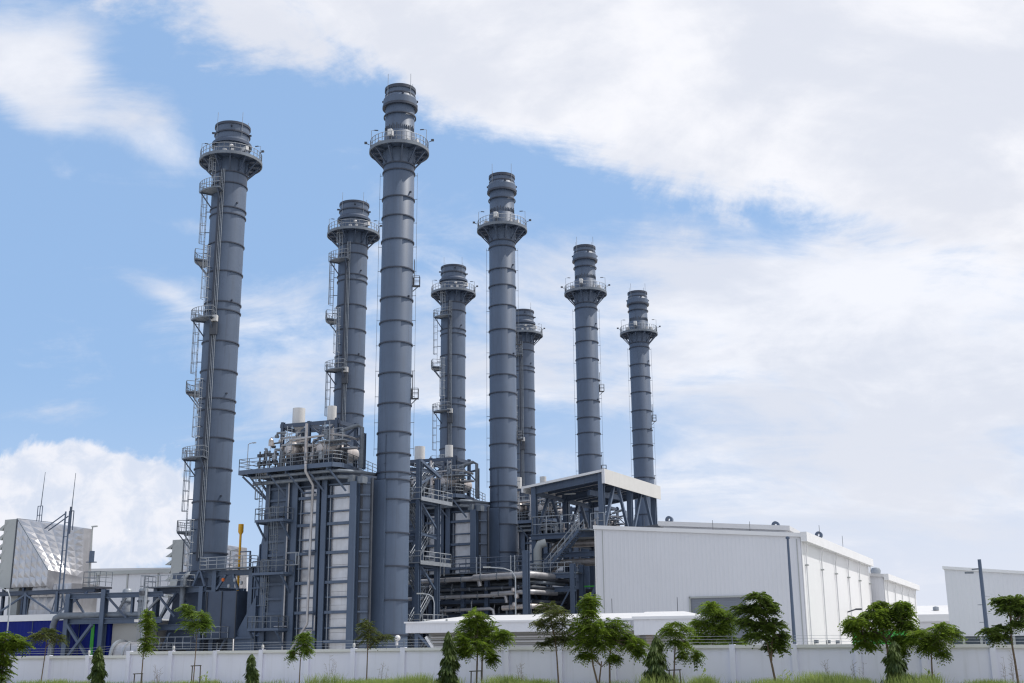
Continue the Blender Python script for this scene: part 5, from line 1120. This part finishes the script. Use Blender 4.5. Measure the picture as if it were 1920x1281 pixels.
# ------------------------------------------------------------------ weeds and grass
rr = random.Random(99); m = MB()
clump = [(785, 16, .5), (950, 26, .42), (1005, 30, .25), (1240, 28, .5), (1530, 34, .55), (1570, 30, .45), (1610, 20, .3), (1690, 26, .5), (1735, 20, .45), (1320, 16, .4), (620, 6, .5), (690, 20, .3), (770, 20, .3), (380, 12, .2), (100, 14, .22), (840, 14, .3), (1450, 30, .3), (1850, 40, .25), (720, 26, .25), (150, 10, .15)]
cx = [(WF.px(p, 1215, -4).x, s_/33, h) for p, s_, h in clump]
def blade(x, y, h, wd, lean):
    p = WF.w((x, y, .42)); a = rr.uniform(0, 2*pi); o = Vector((cos(a), sin(a), 0)); s = Vector((-sin(a), cos(a), 0))*wd
    m.add([p-s, p+s, p+Vector((0, 0, h*.6))+o*lean*h*.35+s*.7, p+Vector((0, 0, h*.6))+o*lean*h*.35-s*.7, p+Vector((0, 0, h))+o*lean*h], [(0, 1, 2, 3), (3, 2, 4)])
for i in range(42000):
    x = rr.uniform(-48, 38); y = -.35-13*rr.random()**1.3
    k = .5+.5*sin(x*1.3+2*sin(x*.37))*sin(x*.61+1.3); h = rr.uniform(.08, .24)+(.36*rr.random() if k > .6 else 0)
    if x < -20: h *= .75
    blade(x, y, h, rr.uniform(.006, .014), rr.uniform(.1, .6))
for x0, s_, hh in cx:
    for i in range(int(1000*(s_+.3))):
        x = rr.gauss(x0, s_*.55); y = rr.uniform(-7, -2.2); blade(x, y, .25+hh*rr.uniform(.4, 1.5), rr.uniform(.007, .016), rr.uniform(.1, .7))
tag(m.build('grass', GRASS, recalc=False), kind='stuff')
def weed(px, yt, label, n=3, off=-2.5, leafy=True):
    b = WF.w((WF.px(px, 1215, off).x, off, 0)); r_ = random.Random(px); t = thing('weed', label, 'weed', (b.x, b.y, .4), 0, 'tall weeds by the wall')
    zt_ = atY(px, yt, b.y).z-.4; st = MB(); lf = MB()
    for k in range(n):
        q = Vector((r_.uniform(-.3, .3), r_.uniform(-.2, .2), 0)); e = q+Vector((r_.uniform(-.3, .3), r_.uniform(-.1, .1), zt_*r_.uniform(.65, 1))); md = q.lerp(e, .5)+Vector((r_.uniform(-.08, .08), 0, 0)); st.tube([q, md, e], .010, 4, False, .004)
        for j in range(10):
            f = r_.uniform(.25, 1); p = q.lerp(e, f); a = r_.uniform(0, 2*pi); d = Vector((cos(a), sin(a), r_.uniform(.1, .9))); l = r_.uniform(.08, .24)*(1.6 if leafy else 1)
            if leafy: s = d.cross(Vector((0, 0, 1))).normalized()*l*.16; lf.add([p, p+d*l*.5+s, p+d*l, p+d*l*.5-s], [(0, 1, 2, 3)])
            else: st.tube([p, p+d*l], .005, 3, False)
    st.build('stem', BARK if not leafy else GRASS, t)
    if leafy: lf.build('leaves', GRASS, t, recalc=False)
for px, yt, n, lf, lab in ((622, 1228, 5, False, 'tall bare weed stalks before the wall under the bright boiler panels'), (300, 1244, 5, False, 'wispy tall weed between the two left tree supports'), (390, 1262, 4, True, 'broad leafed weed at the foot of the slender yellow-green tree'), (720, 1240, 4, False, 'bare branching weed right of the sparse olive tree'), (975, 1245, 5, False, 'wispy weed right of the dense twin-stemmed tree'),
                          (1550, 1233, 4, False, 'dry forked weed right of the leaning forked trunk'), (1605, 1240, 5, False, 'thin tall weed left of the rightmost columnar tree'), (1740, 1248, 5, True, 'leafy weed at the foot of the round green tree'), (1886, 1222, 6, False, 'tall reedy weed beside the leaning reddish trunk'), (1320, 1256, 4, True, 'leafy weed before the wall right of the layered young tree'), (1462, 1256, 4, True, 'small leafy shoot at the foot of the leaning forked trunk')): weed(px, yt, lab, n, -2.5, lf)
